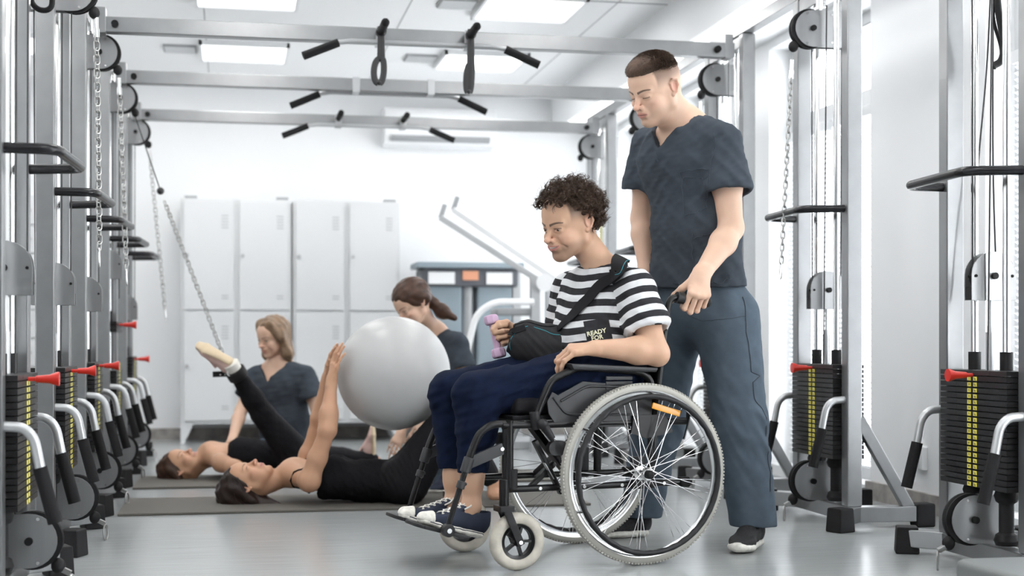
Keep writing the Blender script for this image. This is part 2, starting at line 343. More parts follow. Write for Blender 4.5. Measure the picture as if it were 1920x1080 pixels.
# ================================================================ multi-station pulley machines
def stadium(x0, x1, r, n=14):   # horizontal stadium (flat at the back, round at the front)
    p = [(x0, -r), (x1, -r)]+[(x1+r*math.cos(a), r*math.sin(a)) for a in np.linspace(-PI/2, PI/2, n)][1:-1]+[(x1, r), (x0, r)]
    return p
def make_machine():
    e = empty('cable_machine')
    for s in (-1, 1):
        m = MB(); m.bb(-0.065, 0, s*0.255-0.03, s*0.255+0.03, 0.085, 2.24); m.build('post', M['steel'], e, bev=0.006)
        # splayed base at this end: front arm, rear arm, brace, rubber feet
        m = MB(); m.bar((-0.04, s*0.265, 0.055), (0.07, s*0.375, 0.055), 0.065, 0.062)
        m.bar((-0.035, s*0.27, 0.055), (-0.31, s*0.285, 0.055), 0.062, 0.0618); m.build('base_arm', M['steel'], e, bev=0.004)
        m = MB(); m.add([(0.072+(dx*0.92-s*dy*0.38)*q, s*0.378+(dy*0.92+s*dx*0.38)*q, z_) for (q, z_) in ((0.042, 0.0), (0.037, 0.095)) for dx, dy in ((-1, -1), (1, -1), (1, 1), (-1, 1))], [(3, 2, 1, 0), (4, 5, 6, 7), (0, 1, 5, 4), (1, 2, 6, 5), (2, 3, 7, 6), (3, 0, 4, 7)]); m.build('foot', M['rubber'], e, bev=0.006)
        m = MB(); m.bar((-0.285, s*0.285, 0.048), (-0.365, s*0.288, 0.048), 0.076, 0.095); m.build('foot', M['rubber'], e, bev=0.008)
        m = MB(); m.bar((-0.055, s*0.262, 0.44), (-0.265, s*0.284, 0.075), 0.045, 0.045); m.build('brace', M['steel'], e, bev=0.004)
        m = MB(); m.cyl((-0.035, s*0.10, 0.09), (-0.035, s*0.10, 2.18), 0.0125, 16); m.build('guide_rod', M['chrome'], e)
        m = MB(); m.lathe([(0.0, 0.088), (0.034, 0.09), (0.04, 0.105), (0.034, 0.125), (0.024, 0.132), (0.024, 0.225), (0.034, 0.232), (0.04, 0.25), (0.034, 0.268), (0, 0.27)], (-0.035, s*0.10, 0), n=20); m.build('bumper', M['rubber'], e)
        m = MB(); m.cyl((-0.035, s*0.10, 0.655), (-0.035, s*0.10, 0.715), 0.021); m.build('rod_collar', M['rubber'], e)
        # curved push handle
        m = MB(); pts = [(0.0, s*0.255, 0.515), (0.03, s*0.255, 0.513)]+[(0.03+0.055*math.sin(a), s*0.255, 0.443+0.07*math.cos(a)) for a in np.linspace(0.15, 1.35, 8)]+[(0.098, s*0.255, 0.385)]
        m.tube(pts, 0.0145, 14); h = m.build('push_handle', M['alu'], e)
        m = MB(); m.cyl((0.095, s*0.255, 0.40), (0.135, s*0.255, 0.245), 0.0195, 18); m.build('grip', M['foam'], h, ang=50)
    m = MB(); m.bb(-0.07, 0.0, -0.29, 0.29, 0.025, 0.0845); m.build('base_bar', M['steel'], e, bev=0.004)
    m = MB(); m.bb(-0.06, -0.005, -0.225, 0.225, 2.18, 2.235); m.build('top_bar', M['steel'], e, bev=0.004)
    # upper U-shaped grab bar
    m = MB(); m.tube(fillet([(-0.01, -0.255, 1.285), (0.14, -0.245, 1.285), (0.165, 0.20, 1.285), (-0.01, 0.255, 1.285)], 0.05, 8), 0.0155, 14); m.build('grab_bar', M['blackpaint'], e)
    # weight stack
    for i in range(20):
        z = 0.272+i*0.0193; m = MB(); m.bb(-0.105, 0.03, -0.212, 0.212, z, z+0.0158)
        for yy in (-0.105, 0.105): m.cyl((0.03, yy, z+0.008), (0.0305, yy, z+0.008), 0.004, 8)
        m.build('weight_plate', M['iron'], e, smooth=False, bev=0.0015)
    m = MB()
    for i in range(19):
        z = 0.272+i*0.0193+0.0079
        m.bb(0.030, 0.0312, -0.030, -0.008, z-0.0065, z+0.0065); m.bb(0.030, 0.0312, 0.008, 0.030, z-0.0065, z+0.0065)
    ns = m.build('number_strip', M['yellow'], e, smooth=False)
    m = MB()
    for i in range(19):
        z = 0.272+i*0.0193+0.0079; m.cyl((0.0300, 0, z), (0.0315, 0, z), 0.005, 10)
    m.build('pin_holes', M['ink'], ns, smooth=False)
    e['_ns'] = 1
    m = MB(); m.cyl((0.03, 0, 0.639), (0.075, 0, 0.639), 0.0065); m.lathe([(0, 0.05), (0.010, 0.052), (0.013, 0.09), (0.021, 0.112), (0.021, 0.118), (0.0, 0.119)], (0, 0, 0.639), (1, 0, 0), 20); m.build('selector_pin', M['red'], e)
    m = MB(); m.cyl((-0.035, 0, 0.655), (-0.035, 0, 0.78), 0.015); m.cyl((-0.035, 0, 0.78), (-0.035, 0, 0.90), 0.006); m.cyl((-0.035, 0, 0.775), (-0.035, 0, 0.80), 0.01); m.build('lift_rod', M['alu'], e)
    # travelling pulley on top of the stack
    m = MB(); pl = [(-0.115, 0), (0.045, 0), (0.045, 0.085)]+[(-0.035+0.08*math.cos(a), 0.085+0.075*math.sin(a)) for a in np.linspace(0, PI, 14)][1:-1]+[(-0.115, 0.085)]
    for s in (-1, 1): m.prism(pl, (0, s*0.022, 0.885), (1, 0, 0), (0, 0, 1), (0, 1, 0), 0.004)
    tp = m.build('travelling_pulley', M['plate'], e, bev=0.0012)
    m = MB(); m.cyl((-0.035, -0.018, 0.965), (-0.035, 0.018, 0.965), 0.066, 28); m.bb(-0.114, 0.044, -0.018, 0.018, 0.887, 0.93); m.build('wheel', M['rubber'], tp)
    m = MB(); m.cyl((-0.035, -0.036, 0.965), (-0.035, 0.036, 0.965), 0.011, 12)
    for xx in (-0.1, 0.03): m.cyl((xx, -0.028, 0.965), (xx, 0.028, 0.965), 0.005, 8)
    m.build('axle_cap', M['rubber'], tp)
    # fixed pulleys, high and low
    for nm, zc, r in (('top_pulley', 2.06, 0.077), ('low_pulley', 0.165, 0.080)):
        m = MB()
        for s in (-1, 1): m.prism(stadium(-0.15 if zc > 1 else -0.06, 0.035, r), (0, s*0.022, zc), (1, 0, 0), (0, 0, 1), (0, 1, 0), 0.004)
        tp = m.build(nm, M['plate'], e, bev=0.0012)
        m = MB(); m.lathe([(0, -0.015), (r+0.006, -0.015), (r+0.006, -0.009), (r-0.004, 0), (r+0.006, 0.009), (r+0.006, 0.015), (0, 0.015)], (0.044, 0, zc), (0, 1, 0), 36)
        m.build('wheel', M['rubber'], tp)
        m = MB(); m.cyl((0.035, -0.038, zc), (0.035, 0.038, zc), 0.012, 12); m.build('axle_cap', M['rubber'], tp)
        m = MB()
        for (xx, zz) in ((-0.05, -r*0.75), (-0.05, r*0.75), (0.06, -r*0.8), (0.06, r*0.8)): m.cyl((xx, -0.027, zc+zz), (xx, 0.027, zc+zz), 0.005, 8)
        m.build('screws', M['chrome'], tp)
        m = MB(); zb = zc-r*0.78; xb = 0.044+r*0.82
        m.sph((xb+0.005, 0, zb-0.015), 0.021, 14, (1, 1, 1.15)); m.build('cable_stop', M['rubber'], tp)
    # cables
    m = MB(); m.tube([(-0.105, 0, 2.06), (-0.10, 0, 1.0)], 0.003, 6); m.tube([(0.03, 0, 2.0), (0.028, 0, 0.98)], 0.003, 6); m.tube([(-0.01, 0.06, 2.15), (-0.01, 0.02, 0.2)], 0.003, 6)
    m.build('cable', M['cable'], e)
    # low connector and carabiner
    m = MB(); m.bar((0.112, 0, 0.084), (0.150, 0, 0.064), 0.018, 0.016); lc = m.build('connector', M['zinc'], e, bev=0.002)
    m = MB(); c = np.array([0.153, 0, 0.030])
    m.tube([c+np.array([0.007*math.sin(a), 0.009*math.sin(a), 0.030*math.cos(a)]) for a in np.linspace(0, 2*PI, 20)[:-1]], 0.0034, 8, closed=True); m.build('carabiner', M['zinc'], lc)
    m = MB(); m.cyl((-0.01, -0.018, 2.15), (-0.01, -0.018, 2.2), 0.014); m.cyl((-0.01, 0.018, 2.15), (-0.01, 0.018, 2.2), 0.014); m.build('top_fixing', M['chrome'], e)
    del e['_ns']
    return e
XL, XM = -0.61, 2.43
LY = [4.38, 5.55, 6.70, 7.93, 9.2]; RY = [4.30, 5.615, 6.80, 8.05, 9.30]
proto = make_machine()
ordn = ['nearest the camera', 'second from the camera', 'in the middle of the row', 'fourth from the camera', 'farthest, by the lockers']
for i, y in enumerate(LY):
    o = proto if i == 0 else copy_tree(proto)
    o.location = (XL, y, 0); o.rotation_euler.z = 0
    tag(o, 'silver cable machine with black weight stack, left row, '+ordn[i], 'exercise machine', 'cable machines along the left side')
ordr = ['nearest, cut by the right edge', 'second, in front of the wall pier', 'behind the standing man', "seen past the standing man's face", 'farthest, at the far window']
for i, y in enumerate(RY):
    o = copy_tree(proto); o.location = (XM, y, 0); o.rotation_euler.z = PI
    tag(o, 'silver cable machine with black weight stack, window side, '+ordr[i], 'exercise machine', 'cable machines along the window side')
    if i < 2:   # printed numbers on the two nearest stacks
        col = [c for c in o.children if c.name.startswith('number_strip')][0]
        parts = []
        for k in range(19):
            z = 0.272+k*0.0193+0.0079
            parts.append((str((19-k)*5), z))
        big = None
        for (t_, z) in parts:
            for yy, tx in ((0.019, t_), (-0.019, 'kg')):
                mw = Matrix.Translation((0.0315, -yy if False else yy*-1, z)) @ Matrix.Rotation(PI/2, 4, 'Z') @ Matrix.Rotation(PI/2, 4, 'X')
                ob = text_mesh('numerals', tx, 0.0115, M['ink'], None, mw, 0.0002)
                if big is None: big = bmesh.new()
                big.from_mesh(ob.data); bpy.data.objects.remove(ob)
        me = bpy.data.meshes.new('numerals'); big.to_mesh(me); big.free(); me.materials.append(M['ink'])
        link(bpy.data.objects.new('numerals', me), col)
        if i == 1:
            mw = Matrix.Translation((0.0005, 0.255*-1, 1.56)) @ Matrix.Rotation(PI/2, 4, 'Z') @ Matrix.Rotation(PI/2, 4, 'X') @ Matrix.Rotation(PI/2, 4, 'Z')
            text_mesh('lettering', 'M E D I C A L', 0.062, M['text'], o, mw, 0.0003)
for c_ in bpy.data.objects['cable_machine.003'].children:   # the stack lifted by the woman with the raised leg
    nm_ = c_.name.split('.')[0]
    if nm_ in ('selector_pin', 'lift_rod', 'travelling_pulley', 'rod_collar'): c_.location.z += 0.2
    if nm_ == 'weight_plate' and max(v.co.z for v in c_.data.vertices) > 0.272+17*0.0193: c_.location.z += 0.2
# top rails linking the machines of each row
for X, Y0, Y1, l in ((XL-0.032, 3.8, 9.5, 'left'), (XM+0.032, 3.8, 9.6, 'window')):
    tag(MB().bb(X-0.0275, X+0.0275, Y0, Y1, 2.242, 2.30).build('frame_rail', M['steel'], bev=0.004), 'long square silver rail running on top of the %s side machines' % l, 'rail')
# cross beams with pull-up bars
beams = [(6.60, 1, 'nearest'), (7.88, -1, 'middle'), (9.17, 1, 'farthest')]
for (yb, sg, nm) in beams:
    e = empty('cross_beam', (0.91, yb, 2.165), label='silver overhead cross beam with black pull-up grips, '+nm+' of the three', cat='beam', group='overhead beams between the machine rows')
    m = MB(); m.bb(XL-0.91+0.02, XM-0.91-0.02, -0.03, 0.03, -0.035, 0.035); m.build('beam', M['steel'], e, bev=0.004)
    for sx in (-1, 1):
        X = sx*1.47
        m = MB(); m.bb(X-0.02, X+0.02, -0.035, 0.035, -0.04, 0.075); m.build('end_bracket', M['plate'], e, bev=0.003)
        m = MB(); m.cyl((X-sx*0.06, -0.05, 0.0), (X-sx*0.06, 0.05, 0.0), 0.016, 12); m.build('bolt', M['rubber'], e)
    m = MB(); pts = [(-0.44, sg*-0.04+0.0, -0.048), (-0.36, -0.045*sg, -0.035), (0.30, -0.045*sg, -0.035), (0.38, -0.045*sg, -0.048)]
    m.tube([(-0.57, -0.06*sg, -0.11), (-0.42, -0.05*sg, -0.045), (-0.36, -0.045*sg, -0.035), (0.30, -0.045*sg, -0.035), (0.36, -0.05*sg, -0.045), (0.51, -0.06*sg, -0.11)], 0.012, 12)
    pb = m.build('pull_up_bar', M['alu'], e)
    for a, b_ in (((-0.58, -0.06*sg, -0.115), (-0.42, -0.05*sg, -0.046)), ((0.52, -0.06*sg, -0.115), (0.36, -0.05*sg, -0.046))):
        m = MB(); m.cyl(a, b_, 0.0195, 16); m.build('grip', M['foam'], pb, ang=50)
    for x in (-0.225, 0.19):
        m = MB(); m.bb(x-0.02, x+0.02, -0.04, 0.04, -0.045, 0.04); m.build('peg_bracket', M['alu'], e, bev=0.003)
        m = MB(); m.cyl((x, -0.035*sg, 0.01), (x, -0.25*sg, 0.012), 0.0185, 16); m.sph((x, -0.25*sg, 0.012), 0.019, 12); m.build('peg', M['foam'], e, ang=50)
# hanging loop straps on the nearest beam pegs
for k, (x, L, sw, l) in enumerate(((0.685, 0.27, 0.022, 'left'), (1.10, 0.30, 0.010, 'right'))):
    y = 6.60-0.06-0.02*k; zt = 2.165+0.035
    m = MB(); path = [(x, y, zt), (x-0.004, y, zt-L*0.55)]+[(x-0.004-sw*math.sin(a)-0.01*math.sin(a/2), y, zt-L*0.55-L*0.42*(1-math.cos(a))/2) for a in np.linspace(0.2, PI, 10)]
    path2 = [(x, y-0.004, zt), (x+0.004, y-0.004, zt-L*0.55)]+[(x+0.004+sw*0.7*math.sin(a)-0.01*math.sin(a/2), y-0.004, zt-L*0.55-L*0.42*(1-math.cos(a))/2) for a in np.linspace(0.2, PI, 10)]
    for p in (path, path2):
        p = spline(p, 3)
        m.tube(p, 0.004, 8, flat=3.6)
    m.sph((x-0.008, y-0.002, zt-L*0.97), 0.015, 12, (0.7, 1, 0.7))
    m.lathe([(0.021, -0.015), (0.024, -0.015), (0.024, 0.015), (0.021, 0.015)], (x, y, 2.175), (0, 1, 0), 20, closed=True)
    tag(m.build('loop_strap', M['cable'], ang=60), 'black webbing loop hanging from the %s peg of the nearest beam' % l, 'strap')
# chains
def chain(p0, p1, n, label, r=0.0028, L=0.036, wdt=0.011, sag=0.0, connector=True, hook=True):
    p0 = np.array(p0, float); p1 = np.array(p1, float); e = empty('chain', tuple(p1), label=label, cat='chain')
    m = MB(); off = p1
    for i in range(n):
        t = (i+0.5)/n; c = p0+(p1-p0)*t; c[2] -= sag*4*t*(1-t)
        t2 = t+0.01; d = (p1-p0)*0.01; d[2] -= sag*4*(t2*(1-t2)-t*(1-t)); u, v, d = basis(d)
        if i % 2: u, v = v, u
        a0 = 0.5+0.05*math.sin(i*1.7); uu = u*math.cos(a0)+v*math.sin(a0)
        hs = L/2-wdt; ring = []
        for a in np.linspace(0, PI, 7): ring.append(c+uu*wdt*math.cos(a)+d*(hs+wdt*math.sin(a)))
        for a in np.linspace(PI, 2*PI, 7): ring.append(c+uu*wdt*math.cos(a)+d*(-hs+wdt*math.sin(a)))
        m.tube(ring, r, 6, closed=True)
    m.build('links', M['zinc'], e, off=off, ang=60)
    if hook:
        d = (p1-p0)/np.linalg.norm(p1-p0); u, v, _ = basis(d); m = MB(); c = p1+d*0.03
        m.tube([c+u*(0.006+0.007*(1-math.cos(a))/2)*math.sin(a)*1.4+d*0.036*-math.cos(a) for a in np.linspace(0, 2*PI, 22)[:-1]], 0.0028, 8, closed=True)
        m.build('carabiner', M['chrome'], e, off=off, ang=60)
    if connector:
        m = MB(); d = (p1-p0)/np.linalg.norm(p1-p0); m.cyl(p0-d*0.07, p0-d*0.02, 0.0085, 12); m.cyl(p0-d*0.025, p0+d*0.008, 0.012, 12)
        m.build('swivel', M['chrome'], e, off=off)
    return e
xt = XL+0.115
chain((xt+0.005, 5.55, 1.90), (xt+0.015, 5.55, 1.095), 31, 'steel chain with carabiner hanging from the second machine of the left row')
chain((xt+0.005, 6.70, 1.88), (xt+0.035, 6.70, 1.07), 31, 'steel chain with carabiner hanging from the middle machine of the left row')
chain((xt+0.01, 9.2, 1.88), (xt+0.10, 9.2, 0.95), 35, 'thin steel chain hanging from the farthest machine of the left row')
xr = XM-0.12
chain((xr, 5.62, 1.86), (xr-0.06, 5.58, 1.075), 30, 'steel chain with carabiner hanging from the machine in front of the wall pier')
chain((xr, 6.80, 1.88), (xr+0.0, 6.80, 1.50), 14, 'short steel chain by the window, behind the standing man')
# chain and cable pulled to the raised foot
foot = at(428, 690, 7.75)
ball = at(301, 358, 7.72); top = at(250, 208, 7.70)
m = MB(); m.tube([top, ball], 0.0035, 6); m.sph(ball, 0.021, 12); tag(m.build('pull_cable', M['cable']), 'grey cable with a black ball stop, running down to the chain on the raised leg', 'cable')
chain(ball+(foot-ball)*0.06, foot, 42, 'steel chain sloping down to the ankle cuff on the raised leg', connector=False, hook=False)
# strap handle hanging at upper right
pts = [at(1868, -40, 4.75), at(1872, 20, 4.75), at(1882, 80, 4.75), at(1878, 112, 4.75), at(1862, 124, 4.75)]
m = MB(); m.tube(spline(pts, 5), [0.012]*20+[0.014], 10); m.tube(spline([pts[0], at(1862, 30, 4.76), at(1876, 85, 4.77), pts[3]], 5), 0.006, 8); tag(m.build('strap_handle', M['rubber']), 'black strap handle hanging in the upper right corner of the photo', 'strap')
pts = [at(63, -60, 4.5), at(58, -5, 4.5), at(70, 16, 4.5), at(90, 18, 4.5), at(98, 0, 4.5), at(88, -60, 4.5)]
m = MB(); m.tube(spline(pts, 5), 0.009, 10); tag(m.build('strap_handle', M['rubber']), 'black strap handle hanging in the upper left corner of the photo', 'strap')
# loose cables seen against the right and left machines
for pts, l in (([at(1858, -30, 4.9), at(1850, 130, 4.9), at(1835, 300, 4.88), at(1828, 430, 4.86), at(1822, 560, 4.85)], 'thin black cable slanting down in front of the right edge window'),
               ([at(1862, -30, 5.0), at(1862, 300, 5.0), at(1868, 520, 5.0)], 'thin black cable hanging straight in front of the right edge window'),
               ([at(20, -20, 4.6), at(30, 130, 4.6), at(42, 330, 4.6), at(49, 460, 4.6), at(46, 530, 4.6)], 'thin dark cable hanging beside the nearest left machine')):
    tag(MB().tube(spline(pts, 6), 0.0032, 6).build('loose_cable', M['cable']), l, 'cable')
# exercise mats
def mat_thing(c0, c1, label):
    m = MB(); m.bb(c0[0], c1[0], c0[1], c1[1], 0.0, 0.012); tag(m.build('exercise_mat', M['mat'], bev=0.004), label, 'exercise mat', 'exercise mats on the floor')
mat_thing((-0.47, 6.30), (1.62, 6.92), 'olive grey exercise mat under the woman balancing the ball')
mat_thing((-0.48, 7.42), (1.7, 8.05), 'olive grey exercise mat under the woman with the raised leg, farther back')
# padded bench corner at lower right
e = empty('padded_bench', (2.35, 3.40, 0), label='low grey vinyl pad cut off by the lower right corner', cat='bench')
m = MB(); m.box((0, 0, 0.058), (0.50, 0.94, 0.104)); m.build('seat_pad', M['pad'], e, bev=0.022, ang=60)
for x_ in (-0.2, 0.2):
    for y_ in (-0.4, 0.4): MB().bb(x_-0.02, x_+0.02, y_-0.02, y_+0.02, 0, 0.012).build('foot', M['rubber'], e)
# blurred cardio and lat machine group at the back
e = empty('shrouded_machine', (1.78, 10.75, 0), label='exercise machine with blue-grey shrouds and an orange display, standing at the back wall', cat='exercise machine')
m = MB(); m.bb(-0.33, -0.06, -0.15, 0.15, 0.05, 1.22); m.bb(0.06, 0.33, -0.15, 0.15, 0.05, 1.22); m.build('shroud', M['blue'], e, bev=0.02)
m = MB(); m.cyl((0, -0.05, 0.05), (0, -0.05, 1.2), 0.06); m.build('column', M['alu'], e)
m = MB(); m.bb(-0.37, 0.37, -0.19, 0.16, 1.16, 1.30); m.build('console', M['darkgrey'], e, bev=0.02)
m = MB(); m.bb(-0.41, 0.41, -0.22, 0.18, 1.30, 1.345); m.build('top_shelf', M['blue'], e, bev=0.01)
m = MB(); m.bb(-0.06, 0.06, -0.2, -0.188, 1.21, 1.28); m.build('display', M['orange'], e)
for x in (-0.22, 0.22):
    m = MB(); m.bb(x-0.1, x+0.1, -0.2, -0.189, 1.18, 1.27); m.build('instruction_plate', M['white'], e, bev=0.004)
m = MB(); m.bb(0.33, 0.40, -0.15, 0.1, 0.0, 1.3); m.bb(-0.4, 0.4, -0.2, 0.2, 0.0, 0.06); m.build('frame', M['alu'], e, bev=0.01)
e = empty('incline_rail_machine', (2.05, 9.9, 0), label='white exercise machine with two long rails slanting up to the left, beyond the seated man', cat='exercise machine')
def ml(p): return np.array(p)-np.array([2.05, 9.9, 0])
for dx, dy in ((0, 0), (0.12, 0.25)):
    a = at(826-dx*0+dx*200, 408-dy*60, 9.8+dy); b_ = at(1045+dx*60, 548-dy*70, 9.6+dy)
    m = MB(); m.bar(ml(a), ml(b_), 0.05, 0.04); m.build('rail', M['alu'] if dx == 0 else M['white'], e, bev=0.006)
    m = MB(); m.bar(ml(a), ml(a+np.array([0.03, 0, 0.09])), 0.035, 0.03); m.build('rail_stop', M['seal'], e)
m = MB(); m.bar(ml(at(1003, 520, 9.6)), ml(at(1003, 520, 9.6)*np.array([1, 1, 0])), 0.06, 0.06, (1, 0, 0)); m.bar(ml(at(1030, 530, 9.8)), ml(at(1030, 530, 9.8)*np.array([1, 1, 0])), 0.05, 0.05, (1, 0, 0)); m.build('upright', M['alu'], e)
m = MB(); m.cyl(ml(at(1022, 530, 9.5)), ml(at(1022, 530, 9.62)), 0.06, 24); m.build('end_cap', M['white'], e)
m = MB(); m.tube(fillet([ml(at(868, 690, 9.4)), ml(at(892, 590, 9.4)), ml(at(925, 566, 9.4)), ml(at(1000, 566, 9.5))], 0.12, 8), 0.022, 12); m.build('side_handle', M['white'], e)
m = MB(); m.box(ml(at(965, 585, 9.7)), (0.3, 0.25, 0.05)); m.build('seat', M['seal'], e, bev=0.015)
m = MB(); m.bb(-0.5, 0.5, -0.25, 0.25, 0.0, 0.06); m.build('base', M['alu'], e, bev=0.01)
e = empty('pedestal_fan', (2.0, 8.6, 0), label='white round fan glimpsed above the windows side, behind the standing man head', cat='fan') if False else None

tag(MB().bb(2.86, 2.97, YB-0.006, YB-0.001, 1.52, 1.70).build('notice_paper', M['lightyellow'], smooth=False), 'small yellow paper notice on the back wall in the right corner', 'notice')
# ================================================================ wheelchair
WX, WY, WA = 1.3167, 4.8722, R_(190.8)
WM = Matrix.Translation((WX, WY, 0)) @ Matrix.Rotation(WA, 4, 'Z')
_ex = np.array([math.cos(WA), math.sin(WA), 0]); _ey = np.array([-math.sin(WA), math.cos(WA), 0]); _wo = np.array([WX, WY, 0])
def W2(p): return _wo+_ex*p[0]+_ey*p[1]+np.array([0, 0, p[2]])          # wheelchair -> world
def w2l(w): d = np.asarray(w)-_wo; return np.array([d@_ex, d@_ey, d[2]])
def wp(px, py, y):   # wheelchair-frame point on the side plane y
    o = np.array([0, 0, EYE]); d = at(px, py, 1.0)-o; k = (y-(o-_wo)@_ey)/(d@_ey); return w2l(o+d*k)
M['tyre'] = mat('pale_grey_tyre', (0.42, 0.41, 0.37), 0.65, bump=0.12, bscale=260)
M['tyre_worn'] = mat('cream_caster_tyre', (0.46, 0.43, 0.37), 0.6, var=0.15, vscale=30)
M['rim'] = mat('polished_rim', (0.75, 0.76, 0.77), 0.22, metal=0.9)
M['spoke'] = mat('bright_spoke', (0.85, 0.85, 0.86), 0.2, metal=0.9)
M['tubeblack'] = mat('satin_black_frame', (0.007, 0.007, 0.008), 0.30, spec=0.3)
M['plasticblack'] = mat('black_moulded_plastic', (0.016, 0.016, 0.018), 0.48, bump=0.05, bscale=250, spec=0.3)
M['plasticdark'] = mat('charcoal_side_guard', (0.032, 0.033, 0.036), 0.42, bump=0.04, bscale=250, spec=0.35)
M['nylon'] = mat('black_nylon', (0.008, 0.008, 0.010), 0.75, bump=0.2, bscale=350, spec=0.2)
M['amber'] = mat('amber_reflector', (0.95, 0.42, 0.03), 0.15)
ch = empty('wheelchair', (WX, WY, 0), WA, 'black folding wheelchair with pale grey tyres, the striped-shirt man sits in it', 'wheelchair')
def make_wheel(y, sd):
    c = np.array([0, y, 0.305]); ph = random.Random(3 if sd > 0 else 7)
    w = MB(); R = 0.305; r = 0.0175; prof = []
    for a in np.linspace(-PI*0.62, PI*0.62, 17): prof.append((R-r+r*math.cos(a), r*0.98*math.sin(a)))
    w.lathe(prof, c, (0, 1, 0), 120, closed=True)
    for k in range(160):     # tread blocks on the shoulders
        for s in (-1, 1):
            a = 2*PI*(k+0.25*s)/160; rr = R-0.0035; p = c+np.array([rr*math.cos(a), s*0.0115, rr*math.sin(a)])
            w.box(p, (0.005, 0.006, 0.0065), Matrix.Rotation(-a, 3, 'Y'))
    ty = w.build('rear_wheel_tyre', M['tyre'], ch, ang=50)
    w = MB(); w.lathe([(0.283, -0.0125), (0.288, -0.012), (0.283, -0.006), (0.283, 0.006), (0.288, 0.012), (0.283, 0.0125), (0.268, 0.009), (0.262, 0.004), (0.262, -0.004), (0.268, -0.009)], c, (0, 1, 0), 96, closed=True)
    w.build('rim', M['rim'], ty)
    w = MB()
    for s in (-1, 1):
        for k in range(18):
            a = 2*PI*(k+0.5*(s > 0))/18; off = 1.15*(1 if k % 2 else -1); hs = c+np.array([0.021*math.cos(a+off), s*0.026, 0.021*math.sin(a+off)])
            b_ = a+off*0.10; w.tube([hs, c+np.array([0.264*math.cos(b_), s*0.002, 0.264*math.sin(b_)])], 0.0011, 5)
    w.build('spokes', M['spoke'], ty)
    w = MB(); w.lathe([(0, -0.034), (0.012, -0.034), (0.024, -0.029), (0.024, -0.024), (0.015, -0.02), (0.015, 0.02), (0.024, 0.024), (0.024, 0.029), (0.018, 0.037), (0, 0.037)], c, (0, 1, 0), 28)
    w.build('hub', M['chrome'], ty)
    w = MB(); w.lathe([(0, 0.057*sd), (0.009, 0.056*sd), (0.0145, 0.05*sd), (0.0155, 0.036*sd)], c, (0, 1, 0), 24); w.build('axle_button', M['rubber'], ty)
    yr = y+sd*0.043; w = MB(); n = 144; pts = []; rs = []
    for k in range(n):
        a = 2*PI*k/n; bump = 0.5+0.5*math.cos(a*36); pts.append((0.262*math.cos(a)*(1-0.004*bump), yr, 0.305+0.262*math.sin(a)*(1-0.004*bump))); rs.append(0.0088+0.0016*bump)
    w.tube(pts, rs, 12, closed=True); hr = w.build('hand_rim', M['plasticblack'], ty, ang=60)
    w = MB()
    for k in range(6):
        a = 2*PI*k/6+0.6; w.bar((0.259*math.cos(a), yr, 0.305+0.259*math.sin(a)), (0.272*math.cos(a), y+sd*0.008, 0.305+0.272*math.sin(a)), 0.012, 0.004, (math.sin(a), 0, -math.cos(a)))
    w.build('standoffs', M['tubeblack'], hr)
    return ty
tyn = make_wheel(0.27, 1); make_wheel(-0.27, -1)
a1 = wp(1223, 760, 0.274); a2 = wp(1275, 776, 0.274); m = MB(); m.bar(a1, a2, 0.006, 0.021, (0, 0, 1)); m.build('reflector', M['amber'], tyn, bev=0.0025)
# casters
def make_caster(x, y, rz, name='caster_wheel'):
    c = np.array([x, y, 0.095]); ax = (math.sin(rz), math.cos(rz), 0); w = MB()
    R = 0.095; prof = [(0.058, -0.014), (0.062, -0.019), (0.078, -0.021), (0.088, -0.018), (0.094, -0.009), (0.095, 0), (0.094, 0.009), (0.088, 0.018), (0.078, 0.021), (0.062, 0.019), (0.058, 0.014)]
    w.lathe(prof, c, ax, 60, closed=True); t = w.build('caster_tyre', M['tyre_worn'], ch, ang=50)
    w = MB(); w.lathe([(0.058, -0.016), (0.058, 0.016), (0.048, 0.012), (0.048, -0.012)], c, ax, 48, closed=True); w.lathe([(0, -0.02), (0.016, -0.02), (0.016, 0.02), (0, 0.02)], c, ax, 20)
    for k in range(5):
        a = 2*PI*k/5; u, v, d = basis(ax); p = c+(u*math.cos(a)+v*math.sin(a))*0.014; q = c+(u*math.cos(a)+v*math.sin(a))*0.05; w.bar(p, q, 0.02, 0.008, np.cross(q-p, d))
    w.build('caster_hub', M['tubeblack'], t)
    axv = np.array(ax)/np.linalg.norm(ax); fw = np.array([math.cos(rz), -math.sin(rz), 0])
    top = np.array([x-0.0, y, 0]) + fw*0.045; w = MB()
    for s in (-1, 1):
        p = c+axv*s*0.030; q = top+axv*s*0.028+np.array([0, 0, 0.20]); w.bar(p+(p-q)*0.08, q, 0.022, 0.005, axv) if False else w.bar(p+(p-q)*0.10, q, 0.026, 0.006, axv)
    w.bb(top[0]-0.026, top[0]+0.026, top[1]-0.031, top[1]+0.031, 0.195, 0.215)
    f = w.build('caster_fork', M['tubeblack'], ch, bev=0.002)
    w = MB()
    for s in (-1, 1): w.cyl(c+axv*s*0.03, c+axv*s*0.038, 0.0065, 12)
    w.build('axle_bolt', M['chrome'], f)
    w = MB(); w.cyl((top[0], top[1], 0.212), (top[0], top[1], 0.30), 0.0165); w.build('caster_stem', M['tubeblack'], ch, bev=0.003)
    return top
tn = make_caster(0.443, 0.225, 0.0); tf = make_caster(0.46, -0.225, 0.15)
